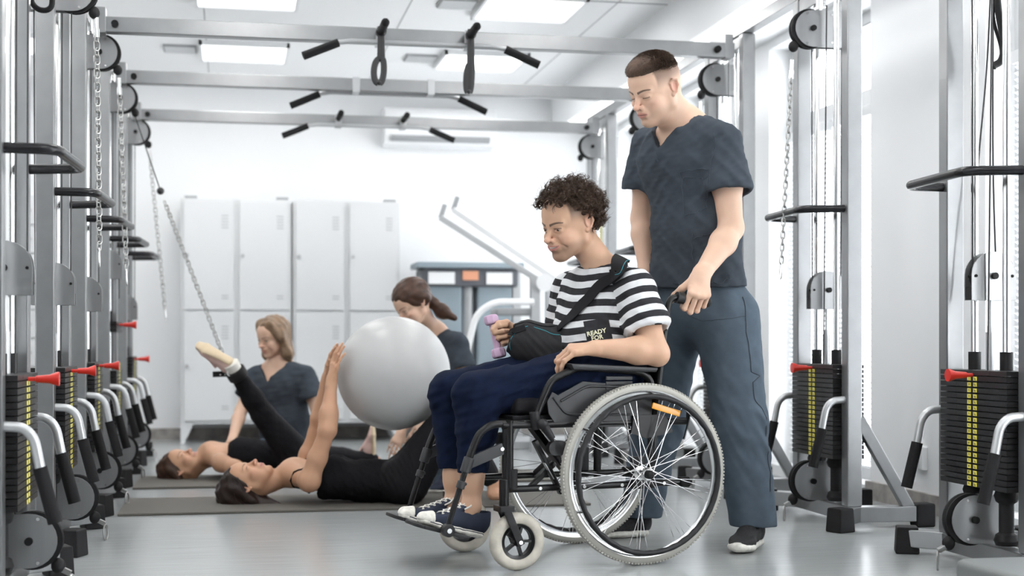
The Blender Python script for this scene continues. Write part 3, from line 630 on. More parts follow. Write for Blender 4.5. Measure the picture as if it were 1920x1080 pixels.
# side frames
for sy in (1, -1):
    y = 0.215*sy; w = MB(); r = 0.0115
    w.tube([(-0.19, y, 0.475), (0.49, y, 0.475)], r+0.001, 14)                     # seat-side rail
    w.tube([(0.465, y, 0.49), (0.465, y, 0.27)], r+0.002, 14)                     # front post
    w.tube([(-0.20, y, 0.265), (0.465, y, 0.265)], r, 14)                          # lower rail
    w.tube([(-0.055, y, 0.48), (-0.055, y, 0.25)], r, 14)                          # axle post
    w.tube(fillet([(-0.06, y, 0.25), (-0.07, y, 0.50), (-0.115, y, 0.84), (-0.13, y, 0.905), (-0.26, y, 0.887)], 0.05, 8), r, 14)   # back cane with push handle
    fr = w.build('side_frame', M['tubeblack'], ch)
    w = MB(); w.tube([(-0.165, y, 0.900), (-0.275, y, 0.885)], 0.0175, 18); w.sph((-0.275, y, 0.885), 0.0175, 14); w.build('push_grip', M['rubber'], ch, ang=50)
    w = MB(); w.cyl((-0.155, y, 0.9015), (-0.182, y, 0.8978), 0.0200, 20); w.build('grip_collar', M['plasticblack'], ch)
    w = MB(); w.tube([(-0.20, y, 0.265), (-0.165, y, 0.265)], 0.0185, 18); w.build('tip_cap', M['rubber'], fr)
    w = MB()
    for x in (0.36, 0.2, 0.06, -0.1):
        w.cyl((x, y+sy*0.010, 0.265), (x, y+sy*0.0145, 0.265), 0.006, 12)
    w.build('screws', M['chrome'], fr)
    w = MB(); w.add([(0.02, y+sy*0.014, 0.50), (-0.10, y+sy*0.014, 0.50), (-0.13, y+sy*0.014, 0.44), (-0.03, y+sy*0.014, 0.42), (0.03, y+sy*0.014, 0.44)]+[(0.02, y+sy*0.022, 0.50), (-0.10, y+sy*0.022, 0.50), (-0.13, y+sy*0.022, 0.44), (-0.03, y+sy*0.022, 0.42), (0.03, y+sy*0.022, 0.44)], [(0, 1, 2, 3, 4), (9, 8, 7, 6, 5)]+[(i, 5+i, 5+(i+1) % 5, (i+1) % 5) for i in range(5)])
    w.build('bracket_plate', M['tubeblack'], ch)
    # axle plate
    w = MB(); w.bb(-0.025, 0.025, min(y, y+sy*0.022), max(y, y+sy*0.022), 0.25, 0.36); w.cyl((0, y, 0.305), (0, y+sy*0.04, 0.305), 0.011); w.build('axle_plate', M['plasticblack'], ch, bev=0.003)
    # armrest
    pts = [wp(1003, 790, 0.24), wp(1024, 737, 0.24), wp(1036, 712, 0.24), wp(1087, 688, 0.24), wp(1204, 697, 0.24), wp(1222, 712, 0.24), wp(1224, 740, 0.24)]
    pts = [(p[0], 0.232*sy, p[2]) for p in pts]; w = MB(); w.tube(fillet(pts, 0.03, 6), 0.0125, 14); w.build('armrest_tube', M['tubeblack'], ch)
    p0, p1 = pts[3], pts[4]
    w = MB(); ya = 0.235*sy; x0, x1 = 0.255, -0.055
    w.add([(x0, ya-0.028, 0.655), (x0, ya+0.028, 0.655), (x1, ya+0.028, 0.645), (x1, ya-0.028, 0.645), (x0+0.012, ya-0.03, 0.677), (x0+0.012, ya+0.03, 0.677), (x1-0.005, ya+0.03, 0.662), (x1-0.005, ya-0.03, 0.662)], [(0, 1, 2, 3), (7, 6, 5, 4), (0, 4, 5, 1), (1, 5, 6, 2), (2, 6, 7, 3), (3, 7, 4, 0)])
    w.build('armrest_pad', M['plasticdark'], ch, bev=0.006)
    # joint at the foot of the arm tube with lever
    j = wp(1008, 805, 0.24); w = MB(); w.tube([wp(1003, 772, 0.24)*[1, 0, 1]+[0, 0.232*sy, 0], j*[1, 0, 1]+[0, 0.232*sy, 0]], 0.0165, 14)
    l0 = wp(1014, 795, 0.24); l1 = wp(1031, 822, 0.24); w.tube([(l0[0], 0.256*sy, l0[2]), (l1[0], 0.262*sy, l1[2])], [0.016, 0.011], 12); w.sph((l0[0], 0.256*sy, l0[2]), 0.019, 14)
    w.build('brake_lever', M['plasticblack'], ch, ang=50)
    b0 = wp(1037, 840, 0.24); w = MB(); w.cyl((b0[0], 0.235*sy, b0[2]), (b0[0], 0.262*sy, b0[2]), 0.024, 24); w.cyl((b0[0]-0.02, 0.235*sy, b0[2]+0.001), (b0[0]-0.02, 0.262*sy, b0[2]+0.001), 0.024, 24); w.bb(b0[0]-0.02, b0[0], 0.236*sy, 0.2615*sy, b0[2]-0.0235, b0[2]+0.0235) if sy > 0 else None
    w.tube([(b0[0]+0.005, 0.25*sy, b0[2]+0.01), (l1[0], 0.258*sy, l1[2])], 0.007, 8); w.tube([(b0[0]-0.01, 0.25*sy, b0[2]-0.02), (b0[0]-0.03, 0.262*sy, b0[2]-0.06), (b0[0]-0.02, 0.275*sy, b0[2]-0.065)], 0.006, 8)
    w.build('brake', M['plasticblack'], ch, bev=0.003)
    # side guard
    outl = [(1025, 753), (1035, 735), (1046, 741), (1092, 715), (1130, 718), (1190, 722), (1222, 735), (1222, 775), (1205, 800), (1110, 800), (1060, 797), (1040, 794), (1028, 776)]
    poly = [(wp(a, b_, 0.222)[0], wp(a, b_, 0.222)[2]) for a, b_ in outl]; w = MB(); w.prism(poly, (0, 0.222*sy, 0), (1, 0, 0), (0, 0, 1), (0, 1, 0), 0.006); g = w.build('side_guard', M['plasticdark'], ch, bev=0.002)
    rid = [wp(1036, 745, 0.22), wp(1058, 775, 0.22), wp(1075, 777, 0.22), wp(1180, 777, 0.22)]; w = MB(); w.tube([(p[0], 0.226*sy, p[2]) for p in fillet(rid, 0.02)], 0.005, 8, flat=0.8)
    rid = [wp(1050, 752, 0.22), wp(1098, 724, 0.22), wp(1130, 724, 0.22), wp(1200, 728, 0.22)]; w.tube([(p[0], 0.226*sy, p[2]) for p in fillet(rid, 0.02)], 0.006, 8, flat=0.8); w.build('ridge', M['plasticdark'], g, ang=60)
    # leg rest hanger
    h = [wp(984, 796, 0.22), wp(955, 795, 0.22), wp(925, 797, 0.22), wp(903, 812, 0.22), wp(889, 840, 0.22), wp(877, 875, 0.22), wp(843, 985, 0.22)]
    yy = 0.21*sy; h = [(p[0], yy, p[2]) for p in h]; w = MB(); w.tube(spline(h[:6], 8), 0.0125, 14); w.tube([(0.475, yy, 0.475), (0.475, yy, 0.29)], 0.0135, 14); lr = w.build('leg_rest_hanger', M['tubeblack'], ch)
    w = MB(); w.tube([h[5], h[6]], 0.0095, 14); w.build('extension_tube', M['tubeblack'], lr)
    w = MB(); q = np.array(h[5]); d_ = (np.array(h[6])-q); d_ /= np.linalg.norm(d_); w.cyl(q-d_*0.03, q+d_*0.02, 0.0175, 18); w.cyl(q+d_*0.05, q+d_*0.075, 0.0145, 18); w.sph(q+d_*0.06+np.array([-0.014, 0, 0]), 0.006, 10)
    w.bar(tuple(q-d_*0.01), (0.485, yy, 0.40), 0.016, 0.038); w.build('clamp', M['plasticdark'], lr, bev=0.003)
    w = MB(); w.cyl((0.492, yy+sy*0.006, 0.398), (0.492, yy+sy*0.012, 0.398), 0.0065, 12); w.build('screw', M['chrome'], lr)
    w = MB(); w.cyl((0.455, yy+sy*0.004, 0.33), (0.455, yy+sy*0.004, 0.265), 0.018, 16); w.build('hanger_cap', M['rubber'], lr, bev=0.003)
    w = MB(); fp = wp(838, 994, 0.2); w.cyl((fp[0], yy-sy*0.02, fp[2]), (fp[0], yy+sy*0.014, fp[2]), 0.021, 24); fpv = w.build('footplate_pivot', M['plasticblack'], lr, bev=0.003)
    w = MB(); w.cyl((fp[0], yy+sy*0.014, fp[2]), (fp[0], yy+sy*0.017, fp[2]), 0.008, 16); w.build('pivot_screw', M['chrome'], fpv)
    # footplate (tilted)
    w = MB(); th = R_(16); o_ = np.array([fp[0]-0.01, 0.108*sy, fp[2]-0.012]); w.prism([(-0.075, -0.08), (0.085, -0.08), (0.11, -0.05), (0.11, 0.05), (0.085, 0.08), (-0.075, 0.08)], o_, (math.cos(th), 0, math.sin(th)), (0, 1, 0), (-math.sin(th), 0, math.cos(th)), 0.012); w.build('footplate', M['plasticblack'], ch, bev=0.003)
# cross brace, seat, back
w = MB()
for a_, b_ in (((0.19, 0.205, 0.455), (0.19, -0.205, 0.27)), ((0.22, -0.205, 0.455), (0.22, 0.205, 0.27))): w.bar(a_, b_, 0.022, 0.028, (1, 0, 0))
w.bar(wp(1002, 826, 0.205), wp(1052, 925, 0.205), 0.016, 0.026, (0, 1, 0)); w.bar(wp(1040, 868, 0.19), wp(992, 915, 0.19), 0.016, 0.022, (0, 1, 0))
w.build('cross_brace', M['tubeblack'], ch, bev=0.003)
w = MB(); w.bar(wp(1020, 868, 0.214), wp(1037, 898, 0.214), 0.002, 0.02, (0, 1, 0)); w.build('label_sticker', M['alu'], ch)
w = MB(); w.bb(-0.06, 0.45, -0.205, 0.205, 0.490, 0.505); w.build('seat_sling', M['nylon'], ch, bev=0.004)
w = MB(); w.bb(-0.04, 0.44, -0.2, 0.2, 0.506, 0.565); w.build('seat_cushion', M['nylon'], ch, bev=0.02, ang=60)
m = MB(); poly = [(-0.085, 0.52), (-0.072, 0.52), (-0.112, 0.86), (-0.126, 0.86)]; m.prism(poly, (0, 0, 0), (1, 0, 0), (0, 0, 1), (0, 1, 0), 0.43); m.build('backrest', M['nylon'], ch, bev=0.004)
m = MB()
for z in (0.585, 0.602, 0.619): m.bb(0.02, 0.12, 0.222, 0.228, z, z+0.013)
m.build('arm_height_block', M['plasticdark'], ch, bev=0.002)
# ================================================================ implicit-surface modelling (smooth unions, meshed by surface nets)
f32 = np.float32
def V(*a): return np.array(a[0] if len(a) == 1 else a, float)
def nrm(v): v = np.asarray(v, float); return v/(np.linalg.norm(v)+1e-12)
def cone(a, b, ra, rb=None, k=0.02, m='u'):
    a = V(a); b = V(b); rb = ra if rb is None else rb; ba = (b-a); L2 = max(float(ba@ba), 1e-9); a32 = a.astype(f32); b32 = ba.astype(f32)
    def fn(P):
        pa = P-a32; t = np.clip(pa@b32/f32(L2), 0, 1); q = pa-t[:, None]*b32
        return np.sqrt(np.einsum('ij,ij->i', q, q))-(ra+(rb-ra)*t).astype(f32)
    return (fn, (a+b)/2, np.linalg.norm(ba)/2+max(ra, rb), k, m)
def flat(a, b, wa, da, wb, db, lat, k=0.03, m='u'):   # tapered tube with elliptical section: half-widths w along lat, half-depths d
    a = V(a); b = V(b); ba = b-a; L = np.linalg.norm(ba); A = ba/L; lat = V(lat); lat = nrm(lat-A*(lat@A)); Fv = np.cross(A, lat)
    def fn(P):
        pa = P-a.astype(f32); s = pa@A.astype(f32); t = np.clip(s/L, 0, 1); qa = s-t*L; ql = pa@lat.astype(f32); qf = pa@Fv.astype(f32)
        w = wa+(wb-wa)*t; d = da+(db-da)*t; mm = np.minimum(w, d); x = ql/w; y = qf/d; z = qa/mm
        k0 = np.sqrt(x*x+y*y+z*z)+1e-9; k1 = np.sqrt((x/w)**2+(y/d)**2+(z/mm)**2)+1e-9
        return (k0*(k0-1)/k1).astype(f32)
    return (fn, (a+b)/2, L/2+max(wa, wb, da, db), k, m)
def ell(c, r, R=None, k=0.02, m='u'):
    c = V(c); r = np.array(r if hasattr(r, '__len__') else (r, r, r), float); R3 = np.eye(3) if R is None else np.asarray(R, float)
    def fn(P):
        p = (P-c.astype(f32))@R3.astype(f32); x = p/r.astype(f32); k0 = np.sqrt(np.einsum('ij,ij->i', x, x))+1e-9; y = x/r.astype(f32); k1 = np.sqrt(np.einsum('ij,ij->i', y, y))+1e-9
        return (k0*(k0-1)/k1).astype(f32)
    return (fn, c, float(r.max()), k, m)
def rbox(c, h, R=None, rd=0.01, k=0.02, m='u'):
    c = V(c); h = np.array(h, float)-rd; R3 = np.eye(3) if R is None else np.asarray(R, float)
    def fn(P):
        q = np.abs((P-c.astype(f32))@R3.astype(f32))-h.astype(f32)
        return (np.sqrt((np.maximum(q, 0)**2).sum(1))+np.minimum(q.max(1), 0)-rd).astype(f32)
    return (fn, c, float(np.linalg.norm(h)+rd), k, m)
def half(p, n, k=0.004, m='i'):   # keeps the side the normal points AWAY from
    p = V(p); n = nrm(n)
    return (lambda P: ((P-p.astype(f32))@n.astype(f32)).astype(f32), p, 1e9, k, m)
def grp(prims, k=0.01, m='u'):
    cs = np.array([p[1] for p in prims if p[2] < 1e8]); c = cs.mean(0); r = max(np.linalg.norm(p[1]-c)+p[2] for p in prims if p[2] < 1e8)
    return (lambda P: field(prims, P), c, r, k, m)
def field(prims, P, c=None, R=None):
    D = np.full(len(P), 0.2, f32)
    for (fn, pc, pr, k, m) in prims:
        if c is not None and pr < 1e8:
            if np.linalg.norm(pc-c)-pr-R > max(k, 0.012): continue
        d = fn(P)
        if m == 'u':
            h = np.maximum(k-np.abs(D-d), 0)/k; D = np.minimum(D, d)-h*h*(k*0.25)
        elif m == 's':
            d = -d; h = np.maximum(k-np.abs(D-d), 0)/k; D = np.maximum(D, d)+h*h*(k*0.25)
        else:
            h = np.maximum(k-np.abs(D-d), 0)/k; D = np.maximum(D, d)+h*h*(k*0.25)
    return D
def mesh_sdf(prims, h, lo=None, hi=None, disp=None, N=24):
    us = [p for p in prims if p[4] == 'u']
    if lo is None:
        lo = np.min([p[1]-p[2] for p in us], 0)-3*h; hi = np.max([p[1]+p[2] for p in us], 0)+3*h
    lo = V(lo); hi = V(hi); G = 1 << 20
    nb = np.ceil((hi-lo)/(N*h)).astype(int); keys = []; poss = []; quads = []
    ax = np.arange(N+1); gi = np.stack(np.meshgrid(ax, ax, ax, indexing='ij'), -1).reshape(-1, 3)
    gloc = (gi*h).astype(f32); S = N+1; rb = N*h*0.5*1.7321
    probe = np.stack(np.meshgrid(*[np.linspace(0, N*h, 4)]*3, indexing='ij'), -1).reshape(-1, 3).astype(f32)
    off8 = np.array([(a, b, c) for a in (0, 1) for b in (0, 1) for c in (0, 1)])
    edges = [(0, 1), (2, 3), (4, 5), (6, 7), (0, 2), (1, 3), (4, 6), (5, 7), (0, 4), (1, 5), (2, 6), (3, 7)]
    for bx in range(nb[0]):
        for by in range(nb[1]):
            for bz in range(nb[2]):
                o = lo+np.array([bx, by, bz])*N*h; c = o+N*h/2
                loc = [p for p in prims if p[2] > 1e8 or np.linalg.norm(p[1]-c)-p[2]-rb < 2.2*p[3]+0.015]
                if not any(p[4] == 'u' for p in loc): continue
                pr = field(loc, probe+o.astype(f32))
                mg = N*h/3*0.95+0.012
                if pr.min() > mg or pr.max() < -mg: continue
                P = gloc+o.astype(f32); D = field(loc, P)
                if disp is not None:
                    ix_ = np.abs(D) < 0.03
                    if ix_.any(): D[ix_] += disp(P[ix_], D[ix_])
                D = D.reshape(S, S, S); neg = D < 0
                if neg.all() or not neg.any(): continue
                cnt = np.zeros((N, N, N), np.int8)
                for q in off8: cnt += neg[q[0]:q[0]+N, q[1]:q[1]+N, q[2]:q[2]+N]
                act = np.argwhere((cnt > 0) & (cnt < 8))
                if len(act) == 0: continue
                vals = np.stack([D[act[:, 0]+q[0], act[:, 1]+q[1], act[:, 2]+q[2]] for q in off8], 1)
                acc = np.zeros((len(act), 3)); num = np.zeros(len(act))
                for (i, j) in edges:
                    a = vals[:, i]; b = vals[:, j]; cr = (a < 0) != (b < 0); t = np.where(cr, a/np.where(cr, a-b, 1), 0)
                    acc += np.where(cr[:, None], off8[i]+t[:, None]*(off8[j]-off8[i]), 0); num += cr
                acc /= num[:, None]; g = act+np.array([bx, by, bz])*N
                keys.append((g[:, 0]*G+g[:, 1])*G+g[:, 2]); poss.append(lo+(g+acc)*h)
                for axis in range(3):
                    sl0 = [slice(0, N)]*3; sl1 = [slice(0, N)]*3; sl1[axis] = slice(1, N+1)
                    n0 = neg[tuple(sl0)]; n1 = neg[tuple(sl1)]; e = np.argwhere(n0 != n1)
                    if len(e) == 0: continue
                    s = n0[e[:, 0], e[:, 1], e[:, 2]]; ge = e+np.array([bx, by, bz])*N; u = (axis+1) % 3; v = (axis+2) % 3
                    du = np.zeros(3, int); du[u] = 1; dv = np.zeros(3, int); dv[v] = 1
                    q = np.stack([ge-du-dv, ge-dv, ge, ge-du], 1)
                    q = (q[..., 0]*G+q[..., 1])*G+q[..., 2]; q[~s] = q[~s][:, ::-1]; quads.append(q)
    if not keys: return np.zeros((0, 3)), np.zeros((0, 4), int)
    keys = np.concatenate(keys); poss = np.concatenate(poss); quads = np.concatenate(quads)
    od = np.argsort(keys); keys = keys[od]; poss = poss[od]
    ix = np.searchsorted(keys, quads.ravel()).clip(0, len(keys)-1); ok = (keys[ix] == quads.ravel()).reshape(-1, 4).all(1)
    return poss, ix.reshape(-1, 4)[ok]
def smooth_mesh(v, q, it=1, lam=0.5):
    if it == 0 or len(v) == 0: return v
    e = np.concatenate([q[:, [0, 1]], q[:, [1, 2]], q[:, [2, 3]], q[:, [3, 0]]]); e = np.concatenate([e, e[:, ::-1]])
    deg = np.bincount(e[:, 0], minlength=len(v)).clip(1)
    for _ in range(it):
        s = np.stack([np.bincount(e[:, 0], v[e[:, 1], j], minlength=len(v)) for j in range(3)], 1)/deg[:, None]
        v = v+(s-v)*lam
    return v
def mk(name, v, q, m, parent=None, off=(0, 0, 0), attrs=None, mats_of=None):
    me = bpy.data.meshes.new(name); v = np.asarray(v)-V(off)
    me.vertices.add(len(v)); me.vertices.foreach_set('co', v.astype(f32).ravel())
    me.loops.add(len(q)*4); me.loops.foreach_set('vertex_index', q.astype(np.int32).ravel())
    me.polygons.add(len(q)); me.polygons.foreach_set('loop_start', np.arange(0, len(q)*4, 4, dtype=np.int32))
    me.update(calc_edges=True); me.validate()
    me.polygons.foreach_set('use_smooth', [True]*len(me.polygons))
    for mm in (m if isinstance(m, (list, tuple)) else [m]): me.materials.append(mm)
    for k, a in (attrs or {}).items():
        at_ = me.attributes.new(k, 'FLOAT', 'POINT'); at_.data.foreach_set('value', np.asarray(a, f32))
    if mats_of is not None: me.polygons.foreach_set('material_index', mats_of.astype(np.int32))
    o = bpy.data.objects.new(name, me); link(o, parent); return o
def sdf_obj(name, prims, h, m, parent=None, off=(0, 0, 0), disp=None, sm=1, attrs=None, lo=None, hi=None):
    v, q = mesh_sdf(prims, h, lo, hi, disp); v = smooth_mesh(v, q, sm)
    return mk(name, v, q, m, parent, off, {k: f(v) for k, f in (attrs or {}).items()})
def fnoise(P, s, seed=0):   # cheap smooth noise from warped sines
    rs = np.random.RandomState(seed); out = np.zeros(len(P), f32)
    for i in range(5):
        w = rs.randn(3); w = w/np.linalg.norm(w)*s*(0.7+0.6*rs.rand()); w2 = rs.randn(3)*s*0.5
        out += np.sin(P@w.astype(f32)+rs.rand()*6.28+1.3*np.sin(P@w2.astype(f32)+rs.rand()*6.28))
    return out/5
def folds(P, axis, s, seed=0, st=0.25, width=0.35):   # soft creases: fast variation along `axis`, slow across it
    a = nrm(axis); u, v, d = basis(a); Q = np.stack([P@(u*st).astype(f32), P@(v*st*1.3).astype(f32), P@a.astype(f32)], 1)
    rs = np.random.RandomState(seed); out = np.zeros(len(P), f32)
    for i in range(3):
        k = s*(0.75+0.5*i)*2.6; ph = Q[:, 2]*k+Q[:, 0]*k*rs.uniform(-1, 1)*1.6+Q[:, 1]*k*rs.uniform(-1, 1)*1.6+rs.rand()*6.28
        ph = ph+1.5*fnoise(P, s*0.5, seed+11*i)
        n = np.sin(ph)*(0.5+0.5*fnoise(P, s*0.45, seed+7+i)); out += (1-2.2*np.sqrt(n*n+0.03))*(1.0, 0.6, 0.4)[i]
    return out*0.75
def smask(x, a, b): t = np.clip((x-a)/(b-a), 0, 1); return t*t*(3-2*t)

# ---------------------------------------------------------------- people materials
def skin_mat(name, col, red=(0.72, 0.33, 0.27), hair=(0.09, 0.055, 0.04)):
    m = mat(name, col, 0.48, sss=0.12, spec=0.4, bump=0.06, bscale=260); nt = m.node_tree; b = nt.nodes['Principled BSDF']
    n = nt.nodes.new('ShaderNodeTexNoise'); n.inputs['Scale'].default_value = 14; n.inputs['Detail'].default_value = 4
    tc = nt.nodes.new('ShaderNodeTexCoord'); nt.links.new(tc.outputs['Object'], n.inputs['Vector'])
    r = nt.nodes.new('ShaderNodeMapRange'); r.inputs[1].default_value = 0.35; r.inputs[2].default_value = 0.75; r.inputs[3].default_value = 0; r.inputs[4].default_value = 0.16; nt.links.new(n.outputs['Fac'], r.inputs[0])
    def mix(fac, A, B):
        x = nt.nodes.new('ShaderNodeMix'); x.data_type = 'RGBA'
        if isinstance(fac, str):
            a = nt.nodes.new('ShaderNodeAttribute'); a.attribute_name = fac; nt.links.new(a.outputs['Fac'], x.inputs[0])
        else: nt.links.new(fac, x.inputs[0])
        if isinstance(A, tuple): x.inputs[6].default_value = (*A, 1)
        else: nt.links.new(A, x.inputs[6])
        x.inputs[7].default_value = (*B, 1); return x.outputs[2]
    c = mix(r.outputs[0], col, tuple(a*b_ for a, b_ in zip(col, (0.95, 0.72, 0.66))))
    c = mix('blush', c, red); c = mix('stubble', c, tuple(0.8*x+0.2*y for x, y in zip(hair, col))); c = mix('lips', c, (0.52, 0.22, 0.19)); c = mix('brow', c, hair); c = mix('dark', c, (0.05, 0.02, 0.02))
    nt.links.new(c, b.inputs['Base Color']); return m
def cloth_mat(name, col, scale=900, bump=0.18, var=0.08, rough=0.9, sheen=0.0, vscale=25): return mat(name, col, rough, bump=bump, bscale=scale, var=var, vscale=vscale, spec=0.12, sheen=sheen)
def hair_mat(name, col, rough=0.42): return mat(name, col, rough, bump=0.35, bscale=60, var=0.3, vscale=35, spec=0.3)
M['skin_a'] = skin_mat('skin_warm', (0.55, 0.345, 0.235), hair=(0.06, 0.035, 0.025))
M['skin_b'] = skin_mat('skin_fair', (0.65, 0.435, 0.32), hair=(0.09, 0.055, 0.04))
M['skin_c'] = skin_mat('skin_tan', (0.54, 0.31, 0.195), hair=(0.05, 0.03, 0.02))
M['eyewhite'] = mat('eye_white', (0.80, 0.78, 0.76), 0.15)
M['iris'] = mat('eye_iris', (0.05, 0.03, 0.02), 0.1)
M['teeth'] = mat('teeth', (0.8, 0.78, 0.72), 0.3)
M['scrub'] = cloth_mat('slate_scrub_cotton', (0.050, 0.061, 0.076))
M['scrubp'] = cloth_mat('slate_blue_trouser_cotton', (0.090, 0.118, 0.150))
M['navy'] = cloth_mat('navy_sweatpants', (0.0045, 0.009, 0.026), var=0.2)
M['black'] = cloth_mat('black_leggings', (0.010, 0.010, 0.012), bump=0.08, rough=0.7)
M['blacktop'] = cloth_mat('black_jersey', (0.009, 0.009, 0.011), bump=0.12)
M['stitch'] = mat('stitching', (0.045, 0.058, 0.075), 0.8)
M['solewhite'] = mat('white_rubber_sole', (0.74, 0.72, 0.66), 0.55, var=0.18, vscale=60)
M['canvas'] = cloth_mat('navy_canvas', (0.035, 0.042, 0.065), bump=0.3)
M['lace'] = mat('white_lace', (0.75, 0.73, 0.68), 0.8)
M['knit'] = mat('black_speckled_knit', (0.02, 0.02, 0.022), 0.8, bump=0.5, bscale=400, var=0.9, vscale=300)
M['hair_brown'] = hair_mat('dark_brown_hair', (0.060, 0.034, 0.022)); M['hair_short'] = hair_mat('short_brown_hair', (0.085, 0.052, 0.036), 0.6)
M['hair_dark'] = hair_mat('black_brown_hair', (0.022, 0.012, 0.010)); M['hair_blond'] = hair_mat('ash_blond_hair', (0.20, 0.13, 0.08)); M['hair_chest'] = hair_mat('chestnut_hair', (0.06, 0.03, 0.02))

# ---------------------------------------------------------------- anatomy
class Frame:   # x forward, y to the person's left, z up
    def __init__(s, o, f, u):
        s.o = V(o); f = nrm(f); l = nrm(np.cross(u, f)); u = np.cross(f, l); s.R = np.stack([f, l, u], 1)
    def p(s, x, y, z): return s.o+s.R@np.array([x, y, z])
    def d(s, x, y, z): return s.R@np.array([x, y, z])
    def inv(s, P): return (np.asarray(P)-s.o)@s.R
def head_prims(H, male=True, smile=0.0, eyes_open=0.5, S=1.0, fat=1.0):
    c = 0.01*S; T = lambda x, y, z: H.p(x*c, y*c, z*c); r = []
    E = lambda x, y, z, a, b, g, k=1.0, m='u', rot=None: r.append(ell(T(x, y, z), (a*c, b*c, g*c), H.R if rot is None else H.R@rot, k*c, m))
    def C(a, b, ra, rb, k=1.0, m='u'): r.append(cone(T(*a), T(*b), ra*c, rb*c, k*c, m))
    ry = lambda d: np.array([[math.cos(R_(d)), 0, math.sin(R_(d))], [0, 1, 0], [-math.sin(R_(d)), 0, math.cos(R_(d))]])
    E(-1.0, 0, 3.4, 9.7, 7.5, 8.2, 0.1); E(-2.5, 0, -0.5, 7.0, 6.2, 6.0, 2); E(3.2, 0, 3.6, 5.7, 6.3, 5.6, 2)       # skull, forehead
    E(2.6, 0, -2.6, 6.0, 5.7*fat, 6.6, 2.0); E(4.6, 0, -6.2, 3.9, 3.9*fat, 3.4, 2.0)                          # midface, muzzle
    jw = 5.3 if male else 4.7
    for s in (-1, 1):
        C((-0.2, s*jw, -5.4), (6.2, s*1.9, -9.6), 1.5, 1.35, 2.2); C((-0.6, s*(jw+0.2), -1.5), (-0.2, s*jw, -5.4), 1.5, 1.5, 2.0)
        E(5.6, s*4.3, -2.9, 2.2, 1.9, 1.5, 1.6)
        E(3.6, s*3.5, -5.4, 3.3, 2.3, 3.3, 1.8)
        if smile: E(6.4, s*3.7, -4.2, 1.7, 1.6, 1.5, 1.4)
    E(6.8, 0, -9.7, 1.9, 2.1 if male else 1.7, 1.7, 1.6)
    E(3.2, 0, -8.3, 4.0, 3.6*fat, 1.8, 2)
    for s in (-1, 1):
        E(9.6, s*3.1, -0.25, 1.9, 1.9, 1.25, 1.2, 's')                                                         # socket
    for s in (-1, 1):
        C((8.4, s*1.3, 1.35 if male else 1.6), (6.9, s*4.3, 1.6), 0.8 if male else 0.6, 0.6, 1.6)               # brow ridge
        E(7.15, s*3.1, -0.25, 1.38, 1.28, 1.2, 0.9)                                                           # eyeball under its lids
        C((8.35, s*1.9, 0.15), (7.5, s*4.1, 0.25), 0.3, 0.2, 0.5)                                             # upper lid crease
        C((8.3, s*2.0, -0.85), (7.5, s*4.0, -0.8), 0.26, 0.18, 0.5)
        if eyes_open > 0: E(8.7, s*3.15, -0.42, 0.75, 1.3, 0.50*eyes_open, 0.12, 's')
    C((8.3, 0, 0.6), (10.3, 0, -3.0), 0.62, 0.85, 1.1); E(10.45 if not male else 10.75, 0, -3.3, 1.15, 0.95, 0.85, 0.8)                 # nose bridge, tip
    for s in (-1, 1): E(9.3, s*1.25, -3.6, 1.05, 0.65, 0.75, 0.5); E(9.9, s*0.65, -4.15, 0.5, 0.32, 0.28, 0.15, 's')
    E(8.3, 0, -5.9, 1.5, 2.4+smile*0.5, 1.9, 1.2)                                                             # lips mound
    wd = 2.35+0.75*smile; up = 0.75*smile; n = 6
    for i in range(n):
        a = -1+2*i/n; b_ = -1+2*(i+1)/n
        f_ = lambda q: (9.45-1.75*q*q, q*wd, -5.75+0.15*abs(q)+up*q*q)
        g_ = lambda q: (9.35-1.7*q*q, q*wd*0.95, -6.75+up*q*q+0.55*q*q)
        C(f_(a), f_(b_), 0.42-0.16*abs(a), 0.42-0.16*abs(b_), 0.35); C(g_(a), g_(b_), 0.52-0.25*abs(a), 0.52-0.25*abs(b_), 0.35)
    for i in range(n):
        a = -1+2*i/n; b_ = -1+2*(i+1)/n; w_ = lambda q: (9.95-0.12*smile-1.75*q*q, q*wd*0.96, -6.22+up*q*q+0.2*q*q)
        rr = 0.16+0.26*smile; C(w_(a), w_(b_), rr*(1-0.6*abs(a)), rr*(1-0.6*abs(b_)), 0.15, 's')
    E(9.6, 0, -8.1, 0.9, 1.6, 0.5, 0.8, 's')
    if smile:
        for s in (-1, 1): C((8.2, s*2.6, -3.6), (7.0, s*4.3, -6.4), 0.26, 0.22, 0.8, 's')
    for s in (-1, 1):   # ears
        g = []
        t = lambda x, y, z: H.p(x*c, s*y*c, z*c)
        pts = [(-0.1, 7.3, 1.6), (-1.1, 8.1, 2.5), (-2.4, 8.6, 2.0), (-2.6, 8.6, 0.2), (-1.7, 8.1, -1.8), (-0.6, 7.5, -2.7)]
        for a, b_ in zip(pts[:-1], pts[1:]): g.append(cone(t(*a), t(*b_), 0.42*c, 0.42*c, 0.4*c))
        g.append(ell(t(-1.2, 7.7, 0.2), (1.3*c, 0.5*c, 2.2*c), H.R, 0.5*c)); g.append(ell(t(-0.6, 7.4, -2.5), (0.75*c, 0.5*c, 0.8*c), H.R, 0.4*c))
        g.append(ell(t(-1.0, 8.35, 0.1), (0.85*c, 0.55*c, 1.35*c), H.R, 0.3*c, 's'))
        r.append(grp(g, 0.35*c))
    return r
